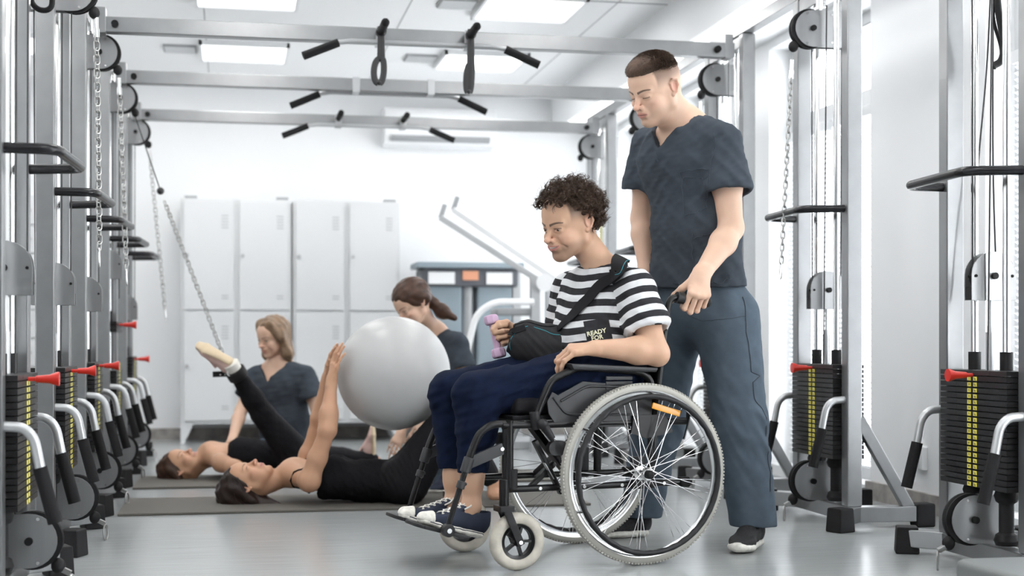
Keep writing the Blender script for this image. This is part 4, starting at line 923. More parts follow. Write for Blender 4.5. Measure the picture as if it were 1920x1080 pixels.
def head_masks(H, S=1.0, male=True, stubble=0.0, smile=0.0, fade=0.0, lash_z=0.02, ear=0.35):
    c = 0.01*S
    def L(P): return H.inv(P)/c
    def lips(P):
        q = L(P); y = q[:, 1]; wd = 2.5+0.75*smile; zc = -6.25+0.75*smile*(y/wd)**2; hh = 0.95*(1-(y/wd)**2).clip(0, 1)**0.6+0.02
        return smask(-np.abs(q[:, 2]-zc)/hh, -1.15, -0.8)*(q[:, 0] > 6.5)*(np.abs(y) < wd)*0.8
    def brow(P):
        q = L(P); y = np.abs(q[:, 1]); t = (y-1.2)/4.0; zc = 1.35+0.6*np.sin(np.clip(t, 0, 1)*2.4); hh = (0.46 if male else 0.3)*(1-0.55*np.clip(t, 0, 1))
        return smask(-np.abs(q[:, 2]-zc)/hh, -1.25, -0.6)*(y > 1.0)*(y < 5.3)*(q[:, 0] > 4)*(0.92 if male else 0.75)
    def blush(P):
        q = L(P); a = np.exp(-((q[:, 0]-10)**2+q[:, 1]**2*0.8+(q[:, 2]+3.4)**2)/3.5); b = np.exp(-((q[:, 0]-6.5)**2/6+(np.abs(q[:, 1])-4.5)**2/4+(q[:, 2]+3.6)**2/4))
        e = np.exp(-((q[:, 0]+1.4)**2/3+(np.abs(q[:, 1])-8.2)**2/1.2+(q[:, 2]-0)**2/7)); return 0.38*a+0.22*b+ear*e
    def stub(P):
        q = L(P); m_ = smask(-q[:, 2], 4.2, 6.5)*smask(q[:, 0], -0.5, 2.0)*smask(-q[:, 2], -20, 11.8 if False else 4.5)
        m_ = m_*(1-smask(-q[:, 2], 11.2, 12.5)); r = stubble*m_
        if fade:
            side_ = np.maximum(smask(np.abs(q[:, 1]), 4.2, 5.6), smask(-q[:, 0], 3.0, 5.0)); r = r+fade*smask(q[:, 2], 0.0, 5.2)*side_*smask(-q[:, 0], -5.2, -4.2)
        return np.clip(r, 0, 1)
    def dark(P):
        q = L(P); y = np.abs(q[:, 1]); zc = lash_z+(0.10 if lash_z > -0.2 else -0.10)*np.sin(np.clip((y-1.9)/2.6, 0, 1)*3.14)
        lash = smask(-np.abs(q[:, 2]-zc), -0.3, -0.08)*(y > 1.95)*(y < 4.5)*(q[:, 0] > 6.8)*0.75
        mo = smask(-np.abs(q[:, 2]+6.22-0.95*smile*(q[:, 1]/3)**2), -0.22, -0.1)*(y < 2.3+0.7*smile)*(q[:, 0] > 7)*0.6
        no = np.exp(-((q[:, 0]-9.8)**2+(y-0.65)**2*4+(q[:, 2]+4.15)**2*6)/0.5)*0.7
        return np.clip(lash+mo+no, 0, 1)
    return dict(lips=lips, brow=brow, blush=blush, stubble=stub, dark=dark)
FING = [(0.030, 0.046, 0.027, 0.021, 0.0088), (0.010, 0.050, 0.031, 0.022, 0.0090), (-0.010, 0.046, 0.029, 0.021, 0.0086), (-0.029, 0.036, 0.021, 0.018, 0.0075)]
def hand_prims(w, d, n, side, curls, thumb, S=1.0, spread=0.06, slim=1.0):
    """w wrist, d direction of the palm, n direction the palm faces, side direction of the thumb; curls per finger (mcp, pip, dip) degrees; thumb: 3 points relative (d, n, side)"""
    d = nrm(d); n = nrm(V(n)-d*(V(n)@d)); side_ = V(side); t = np.cross(d, n); t = t*np.sign(t@side_); w = V(w); out = []
    P = lambda a, b, c: w+d*a*S+n*b*S+t*c*S
    g = [cone(P(-0.01, 0, 0.008), P(0.07, -0.002, 0.026), 0.017*S*slim, 0.0125*S*slim, 0.012), cone(P(-0.01, 0, 0.0), P(0.075, -0.003, 0.008), 0.018*S*slim, 0.0125*S*slim, 0.012),
         cone(P(-0.01, 0, -0.006), P(0.072, -0.002, -0.010), 0.017*S*slim, 0.012*S*slim, 0.012), cone(P(-0.005, 0, -0.012), P(0.064, 0.0, -0.026), 0.015*S*slim, 0.0115*S*slim, 0.012),
         cone(P(0.01, 0.008, 0.018), P(0.045, 0.012, 0.024), 0.015*S*slim, 0.013*S*slim, 0.012)]
    out += g; tips = []
    for i, (off, l1, l2, l3, r) in enumerate(FING):
        m0 = [0.083, 0.087, 0.083, 0.074][i]; p = P(m0-0.012, -0.003, off); ang = 0.0; cu = curls[i] if hasattr(curls[0], '__len__') else curls
        sp = spread*(off/0.03); dd = nrm(d+t*sp); ch_ = [P(m0-0.03, -0.002, off*0.93), p]; r = r*slim
        for L, a in zip((l1+0.008, l2, l3), cu):
            ang += R_(a); q = dd*math.cos(ang)+n*math.sin(ang); ch_.append(ch_[-1]+q*L*S)
        rr = [r*1.08, r*1.06, r*0.98, r*0.9, r*0.8]; gg = []
        for j in range(4): gg.append(cone(ch_[j], ch_[j+1], rr[j]*S, rr[j+1]*S, 0.004*S))
        gg.append(ell(ch_[2], (r*1.04*S,)*3, None, 0.004)); out.append(grp(gg, 0.0035 if i else 0.004)); tips.append(ch_)
    tp = [P(0.012, 0.006, 0.018)]+[P(*q) for q in thumb]; rr = [0.0135*slim, 0.0118*slim, 0.0105*slim, 0.0088*slim]
    out.append(grp([cone(tp[j], tp[j+1], rr[j]*S, rr[j+1]*S, 0.005) for j in range(3)], 0.006)); tips.append(tp)
    return out, tips
def nails(tips, n_back, m, parent, off):
    pass
def limb(a, b, ra, rm, rb, bulge=None, k=0.02, mid=0.35, bend=None):
    a = V(a); b = V(b); c = a+(b-a)*mid
    if bend is not None: c = c+V(bend)
    return [cone(a, c, ra, rm, k), cone(c, b, rm, rb, k)]
# ================================================================ people helpers
CR = np.array([_c, -_s, 0]); CD = np.array([_s, _c, 0]); CU = np.array([0, 0, 1.])
def cd(r, d, u=0): return nrm(CR*r+CD*d+CU*u)           # direction from (right, away, up)
def grad(prims, P, e=0.002):
    P = np.asarray(P, f32); g = np.stack([field(prims, P+np.array(q, f32)*e)-field(prims, P-np.array(q, f32)*e) for q in ((1, 0, 0), (0, 1, 0), (0, 0, 1))], 1)
    return g/(np.linalg.norm(g, axis=1)[:, None]+1e-9)
def snap(P, prims, off=0.0, it=8):
    P = np.asarray(P, f32).copy()
    for _ in range(it):
        d = field(prims, P)-off; P = P-grad(prims, P)*np.clip(d, -0.03, 0.03)[:, None]
    return P
def worn(prims, disp):   # the folded cloth surface as one primitive, for snapping seams on it
    us = [p for p in prims if p[4] == 'u' and p[2] < 1e8]; c = np.mean([p[1] for p in us], 0); r = max(np.linalg.norm(p[1]-c)+p[2] for p in us)
    def fn(P):
        D = field(prims, P); return D+disp(P, D)
    return [(fn, c, r, 0.0005, 'u')]
def seam(name, pts, prims, m, parent, off, r=0.0012, lift=0.0008, n=6, flat_=None, closed=False):
    p = spline(pts, n); p = snap(p, prims, lift); return MB().tube(list(p), r, 6, flat=flat_, closed=closed).build(name, m, parent, off=off, ang=70)
def ribbon(name, pts, width, th, m, parent, off, prims=None, lift=0.003, normals=None, n=8, taper=None, edges=False):
    p = np.array(spline(pts, n)); N = len(p)
    if prims is not None:
        p = snap(p, prims, lift).astype(float); nm = grad(prims, p).astype(float)
        for _ in range(6): nm[1:-1] = (nm[:-2]+nm[1:-1]*2+nm[2:])/4; p[1:-1] = (p[:-2]+p[1:-1]*2+p[2:])/4
    else:
        k = np.linspace(0, len(normals)-1, N); nm = np.array([V(normals[int(a)])*(1-a % 1)+V(normals[min(int(a)+1, len(normals)-1)])*(a % 1) for a in k])
    mb = MB(); vs = []
    for i in range(N):
        t = nrm(p[min(i+1, N-1)]-p[max(i-1, 0)]); nn = nrm(nm[i]); s = nrm(np.cross(t, nn)); w = width*(taper(i/(N-1)) if taper else 1)
        if prims is not None:
            ee = snap(np.array([p[i]-s*w/2, p[i]+s*w/2]), prims, lift, 3) if edges else np.array([p[i]-s*w/2, p[i]+s*w/2])
        else: ee = np.array([p[i]-s*w/2, p[i]+s*w/2])
        vs += [ee[0], ee[1], ee[1]+nn*th, (ee[0]+ee[1])/2+nn*th*1.15, ee[0]+nn*th]
    fs = []
    for i in range(N-1):
        for k in range(5): fs.append((i*5+k, i*5+(k+1) % 5, (i+1)*5+(k+1) % 5, (i+1)*5+k))
    fs.append((4, 3, 2, 1, 0)); fs.append(tuple((N-1)*5+k for k in range(5)))
    mb.add(vs, fs); return mb.build(name, m, parent, off=off, ang=60)
def skin_mesh(name, prims, h, balls, m, parent, off, masks=None, sm=1):
    """one body mesh; balls = [(centre, radius, fine voxel)] are meshed finer"""
    vs = []; qs = []; n = 0
    def ballp(c, r): return (lambda P, c=c, r=r: (np.sqrt(((P-V(c).astype(f32))**2).sum(1))-r).astype(f32))
    sets = []; main = list(prims)
    for (c, r, hh) in balls:
        main.append((ballp(c, r-3*h), V(c), r-3*h, 1e-4, 's')); b = (ballp(c, r), V(c), 1e9, 1e-4, 'i')
        sets.append((list(prims)+[b], hh, V(c)-r-3*hh, V(c)+r+3*hh))
    sets.insert(0, (main, h, None, None))
    for (pr, hh, lo, hi) in sets:
        dsp = None
        if pr is main:
            def dsp(P, D):
                o = np.zeros(len(P), f32)
                for (c, r, _h) in balls: o = np.maximum(o, 0.0007*smask(r+0.015-np.linalg.norm(P-V(c), axis=1), 0, 0.015))
                return o.astype(f32)
        v, q = mesh_sdf(pr, hh, lo, hi, dsp)
        if len(v) == 0: continue
        F_ = field(prims, v.astype(f32)); bad = F_ < -0.9*hh
        for (c, r, _h) in balls:
            rr = r-3*h if pr is main else r; bad |= (np.abs(np.linalg.norm(v-V(c), axis=1)-rr) < 0.7*hh) & (F_ < -0.12*hh); keep = ~bad[q].any(1); q = q[keep]
        us, iv = np.unique(q, return_inverse=True); v = v[us]; q = iv.reshape(-1, 4)
        v = smooth_mesh(v, q, sm, 0.35); vs.append(v); qs.append(q+n); n += len(v)
    v = np.concatenate(vs); q = np.concatenate(qs)
    at_ = {k: np.zeros(len(v)) for k in ('lips', 'brow', 'blush', 'stubble', 'dark')}
    if masks:
        for mk_ in (masks if isinstance(masks, list) else [masks]):
            for k, f in mk_.items(): at_[k] = np.maximum(at_[k], f(v))
    o = mk(name, v, q, m, parent, off, at_); bm = bmesh.new(); bm.from_mesh(o.data)
    bmesh.ops.holes_fill(bm, edges=[e_ for e_ in bm.edges if e_.is_boundary], sides=9)
    for f_ in bm.faces: f_.smooth = True
    bm.to_mesh(o.data); bm.free(); return o
def arm_prims(sh, el, wr, s=1.0, k=0.02):
    sh, el, wr = V(sh), V(el), V(wr); m1 = sh+(el-sh)*0.45; fa = el+(wr-el)*0.28; d = nrm(wr-el)
    return [ell(sh, (0.052*s,)*3, None, k), cone(sh, m1, 0.047*s, 0.046*s, k), cone(m1, el, 0.044*s, 0.038*s, k), cone(el, fa, 0.039*s, 0.041*s, k), cone(fa, wr, 0.041*s, 0.0245*s, k), cone(wr-d*0.03, wr+d*0.012, 0.026*s, 0.023*s, 0.012)]
def leg_prims(hp, kn, an, s=1.0, k=0.03, back=None):
    hp, kn, an = V(hp), V(kn), V(an); cf = kn+(an-kn)*0.3; b = V(back)*0.018 if back is not None else V(0, 0, 0)
    return [cone(hp, kn, 0.085*s, 0.056*s, k), cone(kn, cf+b, 0.053*s, 0.055*s, k), cone(cf+b, kn+(an-kn)*0.8, 0.053*s, 0.036*s, k), cone(kn+(an-kn)*0.75, an, 0.036*s, 0.034*s, k)]
def shoe(name, heel, toe, up, parent, off, m_up, m_sole, L=0.285, h=0.003, sole=0.026, w=1.0, laces=False, cap=False, m_lace=None, high=0.0, disp=None):
    heel = V(heel); f = nrm(V(toe)-heel); F = Frame(heel, f, up); k_ = L/0.285; q = lambda x, y, z: F.p(x*k_, y*k_, z*k_); lat = F.d(0, 1, 0)
    W_ = w*k_
    sp = [flat(q(0.035, 0, sole/2), q(0.12, 0, sole/2), 0.034*W_, sole/2*k_, 0.035*W_, sole/2*k_, lat, 0.01), flat(q(0.12, 0, sole/2), q(0.20, 0, sole/2+0.002), 0.036*W_, sole/2*k_, 0.047*W_, sole/2*k_, lat, 0.01), flat(q(0.20, 0, sole/2+0.002), q(0.245, 0, sole/2+0.006), 0.047*W_, sole/2*k_, 0.034*W_, sole/2*k_, lat, 0.01)]
    so = sdf_obj('sole', sp+[half(q(0, 0, 0), -F.d(0, 0, 1), 0.003)], h, m_sole, None, off)
    up_ = [flat(q(0.04, 0, 0.05), q(0.11, 0, 0.055), 0.031*W_, 0.045*k_, 0.034*W_, 0.042*k_, lat, 0.02), flat(q(0.11, 0, 0.052), q(0.19, 0, 0.036), 0.035*W_, 0.038*k_, 0.041*W_, 0.030*k_, lat, 0.02), flat(q(0.19, 0, 0.034), q(0.238, 0, 0.028), 0.042*W_, 0.028*k_, 0.031*W_, 0.019*k_, lat, 0.02),
           cone(q(0.045, 0, 0.06), q(0.05, 0, 0.095+high), 0.037*k_, 0.038*k_, 0.02), half(q(0, 0, sole*0.75), -F.d(0, 0, 1), 0.003), half(q(0.05, 0, 0.088+high), F.d(0.25, 0, 1), 0.004), cone(q(0.052, 0, 0.075+high), q(0.05, 0, 0.15), 0.031*k_, 0.034*k_, 0.003, 's'), flat(q(0.165, 0, 0.050), q(0.098, 0, 0.100+high), 0.026*k_, 0.016*k_, 0.026*k_, 0.010*k_, lat, 0.015)]
    root = parent
    uo = sdf_obj('shoe' if not name else name, up_, h, m_up, root, off, disp); so.parent = uo
    if cap:
        cp = [flat(q(0.20, 0, 0.030), q(0.240, 0, 0.026), 0.0455*W_, 0.0320*k_, 0.035*W_, 0.0235*k_, lat, 0.01), half(q(0.214, 0, 0), -F.d(1, 0, 0), 0.004), half(q(0, 0, sole*0.7), -F.d(0, 0, 1), 0.003)]
        sdf_obj('toe_cap', cp, h, m_sole, uo, off)
        st = [snap(np.array([q(x, s_*0.06, sole*0.62)]), sp, 0.0006)[0] for s_ in (-1, 1) for x in (0.02,)]
        for s_ in (-1, 1):
            pts = [q(x, s_*0.05, sole*0.72) for x in np.linspace(0.02, 0.235, 12)]; seam('stripe', pts, sp, M['canvas'], uo, off, 0.0016, 0.0, 3)
    if laces:
        m = MB(); ey = MB(); n = 6
        for i in range(n):
            x = 0.192-i*0.018; z = 0.066+i*0.010; a = snap(np.array([q(x, -0.018, z), q(x, 0.018, z), q(x-0.018, 0.018, z+0.006), q(x, 0, z+0.01), q(x-0.009, 0, z+0.014)]), up_, 0.0022)
            m.tube(spline([a[0], a[3], a[2]], 5), 0.0026, 6); b_ = snap(np.array([q(x, 0.018, z), q(x-0.009, 0, z+0.012), q(x-0.018, -0.018, z+0.006)]), up_, 0.0034); m.tube(spline(list(b_), 5), 0.0026, 6)
            e_ = snap(np.array([q(x, -0.022, z), q(x, 0.022, z)]), up_, 0.0005); g_ = grad(up_, e_)
            for p_, gg in zip(e_, g_): ey.lathe([(0.002, 0), (0.0045, 0), (0.0045, 0.0015), (0.002, 0.0015)], p_, gg, 10, closed=True)
        a = snap(np.array([q(0.085, 0, 0.115), q(0.10, 0.03, 0.10), q(0.12, 0.035, 0.085), q(0.085, 0.012, 0.11), q(0.10, -0.03, 0.10), q(0.125, -0.038, 0.085)]), up_, 0.006)
        m.tube(spline([a[0], a[1], a[2]], 6), 0.0028, 6); m.tube(spline([a[0], a[4], a[5]], 6), 0.0028, 6); m.tube(spline([a[0], a[3]+F.d(0, 0, 0.012), a[1], a[0]], 6), 0.0028, 6)
        m.build('laces', m_lace, uo, off=off, ang=70); ey.build('eyelets', m_lace, uo, off=off)
    return uo, up_, q
def strands(name, roots, fn, m, parent, off, r=0.0008, sides=4, seg=6):
    mb = MB(); vs = []; fs = []; n0 = 0
    for i, p in enumerate(roots):
        pts = fn(i, p); k = len(pts); T = np.gradient(np.array(pts), axis=0); u, v, d = basis(T[0]+1e-9)
        for j in range(k):
            t = nrm(T[j]); u = nrm(u-t*(u@t)); v = np.cross(t, u); rr = r*(1-0.75*(j/(k-1))**2)
            for a in range(sides): an = 2*PI*a/sides; vs.append(pts[j]+u*math.cos(an)*rr+v*math.sin(an)*rr)
        for j in range(k-1):
            for a in range(sides): b_ = (a+1) % sides; fs.append((n0+j*sides+a, n0+j*sides+b_, n0+(j+1)*sides+b_, n0+(j+1)*sides+a))
        n0 += k*sides
    v = np.array(vs); q = np.array(fs); return mk(name, v, q, m, parent, off)
def eyes(H, parent, off, S=1.0, look=(0, 0), opn=0.5):
    if opn <= 0: return
    c = 0.01*S; m = MB(); m2 = MB()
    for s in (-1, 1):
        ce = H.p(7.18*c, s*3.15*c, -0.28*c); m.sph(ce, 1.19*c, 20); d = H.d(1, look[0], look[1]); p = ce+nrm(d)*1.02*c; m2.lathe([(0, 0.0021*S*1.1), (0.0035*S, 0.0020*S), (0.0056*S, 0.0006*S), (0.0058*S, -0.001)], p, d, 18)
    e = m.build('eyes', M['eyewhite'], parent, off=off); m2.build('irises', M['iris'], e, off=off)
def scalp_roots(H, S, n, cond, seed=0, lift=0.0):
    rs = np.random.RandomState(seed); out = []; c = 0.01*S
    while len(out) < n:
        d = rs.randn(3); d /= np.linalg.norm(d)
        q = np.array([-1.0, 0, 3.4])+d*(np.array([9.7, 7.5, 8.2])+lift)
        if cond(q, rs): out.append((H.p(*(q*c)), H.R@nrm(d/np.array([9.7, 7.5, 8.2])), q))
    return out
# ================================================================ the man in the wheelchair
def seated_man():
    base = W2((0.1, 0, 0)); e = empty('person', tuple(base), label='man in striped T-shirt and navy sweatpants sitting in the wheelchair, arm in a black sling', cat='person'); off = base
    S = 1.07; Rr = R_
    w = lambda px, py, y: W2(wp(px, py, y))
    f = cd(-math.cos(Rr(37))*math.cos(Rr(17)), -math.sin(Rr(37))*math.cos(Rr(17)), -math.sin(Rr(17))); u0 = cd(0.10, 0.0, 1)
    H = Frame((0, 0, 0), f, u0); H.o = at(1024, 452, 4.93)-H.R@np.array([0.112, 0, -0.033])*S
    neck = w(1133, 508, 0.0); shn = w(1192, 541, 0.165); shf = w(1068, 545, -0.165); eln = w(1229, 662, 0.262); wrn = w(1116, 653, 0.238)
    elf = w(1052, 655, -0.20); wrf = w(972, 624, -0.14); kn = w(893, 740, 0.105); kf = w(846, 737, -0.085); hn = W2((0.06, 0.10, 0.64)); hf = W2((0.06, -0.10, 0.64))
    an_n = w(884, 948, 0.105); an_f = w(852, 940, -0.06)
    chest = (shn+shf)/2+CU*-0.05; belly = W2((0.055, 0, 0.76)); pel = W2((0.05, 0, 0.66)); lat = nrm(shn-shf); latp = W2((0, 1, 0))-W2((0, 0, 0)); fwc = nrm(np.cross(lat, CU))
    if fwc@f < 0: fwc = -fwc
    skin = head_prims(H, True, 0.8, 0.62, S)
    skin += [cone(H.p(-0.028*S, 0, -0.05*S), neck-CU*0.0, 0.052, 0.056, 0.025), cone(neck-CU*0.02, shn+CU*0.0, 0.055, 0.045, 0.04), cone(neck-CU*0.02, shf, 0.055, 0.045, 0.04),
             flat(chest+CU*0.02, belly, 0.155, 0.088, 0.135, 0.085, lat, 0.05), flat(belly, pel, 0.135, 0.085, 0.155, 0.10, latp, 0.05)]
    # near arm and hand draped over the armrest end
    skin += [ell(shn, (0.052,)*3, None, 0.02), cone(shn, shn+(eln-shn)*0.5, 0.048, 0.049, 0.02), cone(shn+(eln-shn)*0.5, eln+CU*0.01, 0.047, 0.042, 0.02)]
    fa = eln+(wrn-eln)*0.3; skin += [cone(eln, fa+CU*0.004, 0.042, 0.046, 0.02), cone(fa+CU*0.004, wrn, 0.045, 0.0275, 0.02), ell(eln+nrm(eln-wrn)*0.012-CU*0.008, (0.034,)*3, None, 0.02)]
    d = cd(-0.93, -0.05, -0.10); n_ = cd(-0.1, 0.35, -0.95)
    hp_, tips = hand_prims(wrn+d*0.005, d, n_, cd(0, 1, 0.3), [(42, 38, 12), (40, 36, 14), (36, 34, 14), (30, 32, 16)], [(0.05, 0.012, 0.045), (0.078, 0.022, 0.052), (0.10, 0.034, 0.048)], 1.04, 0.10)
    skin += hp_
    hc = wrn+d*0.08-CU*0.02
    # far arm in the sling, hand closed on the dumbbell
    skin += arm_prims(shf, elf, wrf, 0.98)
    d2 = cd(-0.97, -0.12, -0.20); side2 = cd(-0.22, 0.05, 0.97); n2 = cd(-0.1, -1, 0.1)
    hp2, tips2 = hand_prims(wrf+d2*0.0, d2, n2, side2, [(72, 92, 42), (76, 94, 44), (80, 94, 44), (84, 92, 42)], [(0.038, 0.034, 0.040), (0.068, 0.052, 0.040), (0.093, 0.056, 0.022)], 1.0, 0.03)
    skin += hp2; hc2 = wrf+d2*0.07
    # legs (ankles visible)
    bk = -nrm(_ex)
    skin += leg_prims(hn, kn, an_n, 0.88, back=bk)+leg_prims(hf, kf, an_f, 0.88, back=bk)
    skin += [cone(an_n, an_n+CU*-0.04+_ex*0.03, 0.031, 0.031, 0.02), cone(an_f, an_f+CU*-0.04+_ex*0.03, 0.031, 0.031, 0.02)]
    body = skin_mesh('body', skin, 0.0045, [(H.p(0.0, 0, 0), 0.175, 0.0017), (hc, 0.115, 0.0021), (hc2, 0.105, 0.0021)], M['skin_a'], e, off, head_masks(H, S, True, 0.42, 0.8, 0.95))
    eyes(H, e, off, S, (0.12, -0.38), 0.7)
    m = MB(); c = 0.01*S; m.tube([H.p((9.38-1.6*q*q)*c, q*2.5*c, (-6.12+0.62*q*q+0.1)*c) for q in np.linspace(-0.95, 0.95, 12)], 0.0040, 8, flat=0.8); m.build('teeth', M['teeth'], e, off=off)
    # ---- T-shirt
    slv = eln*0.55+shn*0.45; slf = shf+(elf-shf)*0.5
    hemn = shn+(eln-shn)*0.56
    sh_t = [flat(chest+CU*0.035, belly+fwc*0.01, 0.165, 0.108, 0.158, 0.118, lat, 0.04), flat(belly+fwc*0.01, pel+CU*0.015+fwc*0.015, 0.158, 0.118, 0.172, 0.125, latp, 0.05), flat(neck-CU*0.055, chest+CU*0.0, 0.09, 0.075, 0.155, 0.11, lat, 0.05),
            cone(neck-CU*0.035+lat*0.03, shn+CU*0.006, 0.050, 0.056, 0.05), cone(neck-CU*0.035-lat*0.03, shf+CU*0.006, 0.050, 0.056, 0.05)]
    sln = [cone(shn, hemn, 0.064, 0.082, 0.03), half(hemn+nrm(eln-shn)*0.028, nrm(eln-shn)+CU*-0.0, 0.006), cone(hemn, hemn+nrm(eln-shn)*0.10, 0.050, 0.090, 0.004, 's')]
    df = nrm(slf-shf); slf_ = [cone(shf, slf, 0.062, 0.070, 0.03), half(slf+df*0.03, df, 0.005), cone(slf+df*0.0, slf+df*0.1, 0.05, 0.08, 0.004, 's')]
    shirt = sh_t+[grp(sln, 0.03), grp(slf_, 0.03)]
    nk = neck+CU*0.028; shirt += [ell(nk+fwc*0.012, (0.072, 0.072, 0.055), None, 0.008, 's'), half(pel-CU*0.055, -CU, 0.01)]
    def disp(P, D):
        near = (np.abs(D) < 0.03)
        a = 0.0055*folds(P, nrm(CU+0.15*CR), 26, 3, 0.22, 0.55)*smask(-P[:, 2], -1.05, -0.75)
        b = 0.0038*folds(P, nrm(eln-shn+0.6*CR), 38, 5, 0.2, 0.6)
        c_ = 0.0022*fnoise(P, 45, 9)
        vert = 0.0020*folds(P, CR, 60, 11, 0.1, 0.6)*smask((P-shf.astype(f32))@(-CR).astype(f32), -0.06, 0.03)
        return np.where(near, -(a+b*0.6+c_+vert), 0).astype(f32)
    ax = nrm(neck-belly); axs = nrm(eln-shn); axf = df; arm_in = lat
    def stripe(v):
        lr = (v-shn)@lat; t_torso = (v-belly)@nrm(ax*0.85+CU*0.35)
        front = (v-chest)@fwc; sag = 0.02*np.exp(-(((v-chest)@lat)/0.09)**2)*(front > 0)
        t_t = t_torso+sag
        q = v-shn; s_ = q@axs; out = ((q-np.outer(s_, axs))@lat)
        isn = smask(lr+0.35*s_+0.0*out, -0.045, -0.043)*(s_ > -0.09)
        # sleeve membership: closer to the arm axis than to the torso core
        dn = field([cone(shn, hemn+axs*0.05, 0.074, 0.084)], v.astype(f32)); dt = field(sh_t[:3], v.astype(f32)); isn = (dn < dt-0.002)*1.0
        qf = v-shf; sf = qf@axf; dnf = field([cone(shf, slf+axf*0.05, 0.068, 0.07)], v.astype(f32)); isf = (dnf < dt-0.004)*1.0
        return t_t/0.0485+3.2, np.where(dn-dt+0.002 < dnf-dt+0.004, -s_+0.01, -sf)/0.0485+3.2, np.minimum(dn-dt+0.002, dnf-dt+0.004)
    # pocket frame on the chest
    pc = W2(wp(1122, 628, 0.12)); 
    v, q = mesh_sdf(shirt, 0.0032, disp=disp); v = smooth_mesh(v, q, 2, 0.4)
    pr = (v-at(1122, 622, 4.85)); pr_r = pr@CR; pr_u = pr@CU; px_ = 960+FPX*(v@CR)/(v@CD); py_ = HOR-FPX*(v[:, 2]-EYE)/(v@CD)
    pu = cd(0.97, -0.1, 0.20); pv = cd(-0.15, 0, 0.99); pc0 = at(1122, 626, 4.84)
    a_ = (v-pc0)@pu; b_ = (v-pc0)@pv; pk = np.where((v-pc0)@CD < 0.10, np.minimum(np.minimum(0.044-np.abs(a_), 0.050-b_), b_+0.055), -0.05)
    sm_ = cloth_mat('striped_jersey', (0.78, 0.78, 0.79), scale=700, bump=0.12, var=0.05); nt = sm_.node_tree; bs = nt.nodes['Principled BSDF']
    sa = nt.nodes.new('ShaderNodeAttribute'); sa.attribute_name = 'stripe_torso'; sb = nt.nodes.new('ShaderNodeAttribute'); sb.attribute_name = 'stripe_sleeve'; se = nt.nodes.new('ShaderNodeAttribute'); se.attribute_name = 'sleeve'
    lt = nt.nodes.new('ShaderNodeMath'); lt.operation = 'LESS_THAN'; lt.inputs[1].default_value = 0; nt.links.new(se.outputs['Fac'], lt.inputs[0]); mf = nt.nodes.new('ShaderNodeMix'); nt.links.new(lt.outputs[0], mf.inputs[0]); nt.links.new(sa.outputs['Fac'], mf.inputs[2]); nt.links.new(sb.outputs['Fac'], mf.inputs[3]); fr = nt.nodes.new('ShaderNodeMath'); fr.operation = 'FRACT'; nt.links.new(mf.outputs[0], fr.inputs[0])
    gt = nt.nodes.new('ShaderNodeMath'); gt.operation = 'GREATER_THAN'; gt.inputs[1].default_value = 0.49; nt.links.new(fr.outputs[0], gt.inputs[0])
    at2 = nt.nodes.new('ShaderNodeAttribute'); at2.attribute_name = 'pocket'; mxm = nt.nodes.new('ShaderNodeMath'); mxm.operation = 'MAXIMUM'; nt.links.new(gt.outputs[0], mxm.inputs[0]); g2 = nt.nodes.new('ShaderNodeMath'); g2.operation = 'GREATER_THAN'; g2.inputs[1].default_value = 0; nt.links.new(at2.outputs['Fac'], g2.inputs[0]); nt.links.new(g2.outputs[0], mxm.inputs[1])
    cm = nt.nodes.new('ShaderNodeMix'); cm.data_type = 'RGBA'; nt.links.new(mxm.outputs[0], cm.inputs[0]); cm.inputs[6].default_value = (0.64, 0.65, 0.67, 1); cm.inputs[7].default_value = (0.030, 0.030, 0.034, 1); nt.links.new(cm.outputs[2], bs.inputs['Base Color'])
    so = mk('striped_shirt', v, q, sm_, e, off, dict(zip(('stripe_torso', 'stripe_sleeve', 'sleeve'), stripe(v)), pocket=pk))
    rim = [neck+CU*0.028+fwc*0.012+(lat*math.cos(a)*0.072+fwc*math.sin(a)*0.072) for a in np.linspace(0, 2*PI, 28)[:-1]]
    # pocket lettering
    for tx, sz, pp, in (('READY', 0.0215, at(1115, 619, 4.8)), ('FOR', 0.0215, at(1117, 632, 4.8))):
        p = snap(np.array([pp, pp]), shirt, 0.0075)[0].astype(float); nm = nrm(V(grad(shirt, np.array([p]))[0])); xx = nrm(pu-nm*(pu@nm)); yy = np.cross(nm, xx)
        mw = Matrix(((xx[0], yy[0], nm[0], p[0]-off[0]), (xx[1], yy[1], nm[1], p[1]-off[1]), (xx[2], yy[2], nm[2], p[2]-off[2]), (0, 0, 0, 1)))
        t_ = text_mesh('pocket_lettering', tx, sz, M['lettering'], so, mw, 0.0006, bold=0.0006)
    # ---- sweatpants
    cuffn = kn+(an_n-kn)*0.63; cufff = kf+(an_f-kf)*0.62
    pn = [cone(hn+_ey*0.01, kn, 0.105, 0.073, 0.03), cone(kn, kn+(cuffn-kn)*0.5+bk*0.008, 0.069, 0.066, 0.03), cone(kn+(cuffn-kn)*0.5+bk*0.008, cuffn, 0.066, 0.048, 0.02), cone(cuffn-nrm(an_n-kn)*0.005, cuffn+nrm(an_n-kn)*0.022, 0.050, 0.047, 0.006), half(cuffn+nrm(an_n-kn)*0.022, nrm(an_n-kn), 0.004), cone(cuffn+nrm(an_n-kn)*0.01, cuffn+nrm(an_n-kn)*0.06, 0.041, 0.05, 0.003, 's')]
    pf = [cone(hf, kf, 0.105, 0.073, 0.03), cone(kf, kf+(cufff-kf)*0.5+bk*0.008, 0.069, 0.064, 0.03), cone(kf+(cufff-kf)*0.5+bk*0.008, cufff, 0.064, 0.047, 0.02), cone(cufff, cufff+nrm(an_f-kf)*0.022, 0.049, 0.046, 0.006), half(cufff+nrm(an_f-kf)*0.022, nrm(an_f-kf), 0.004)]
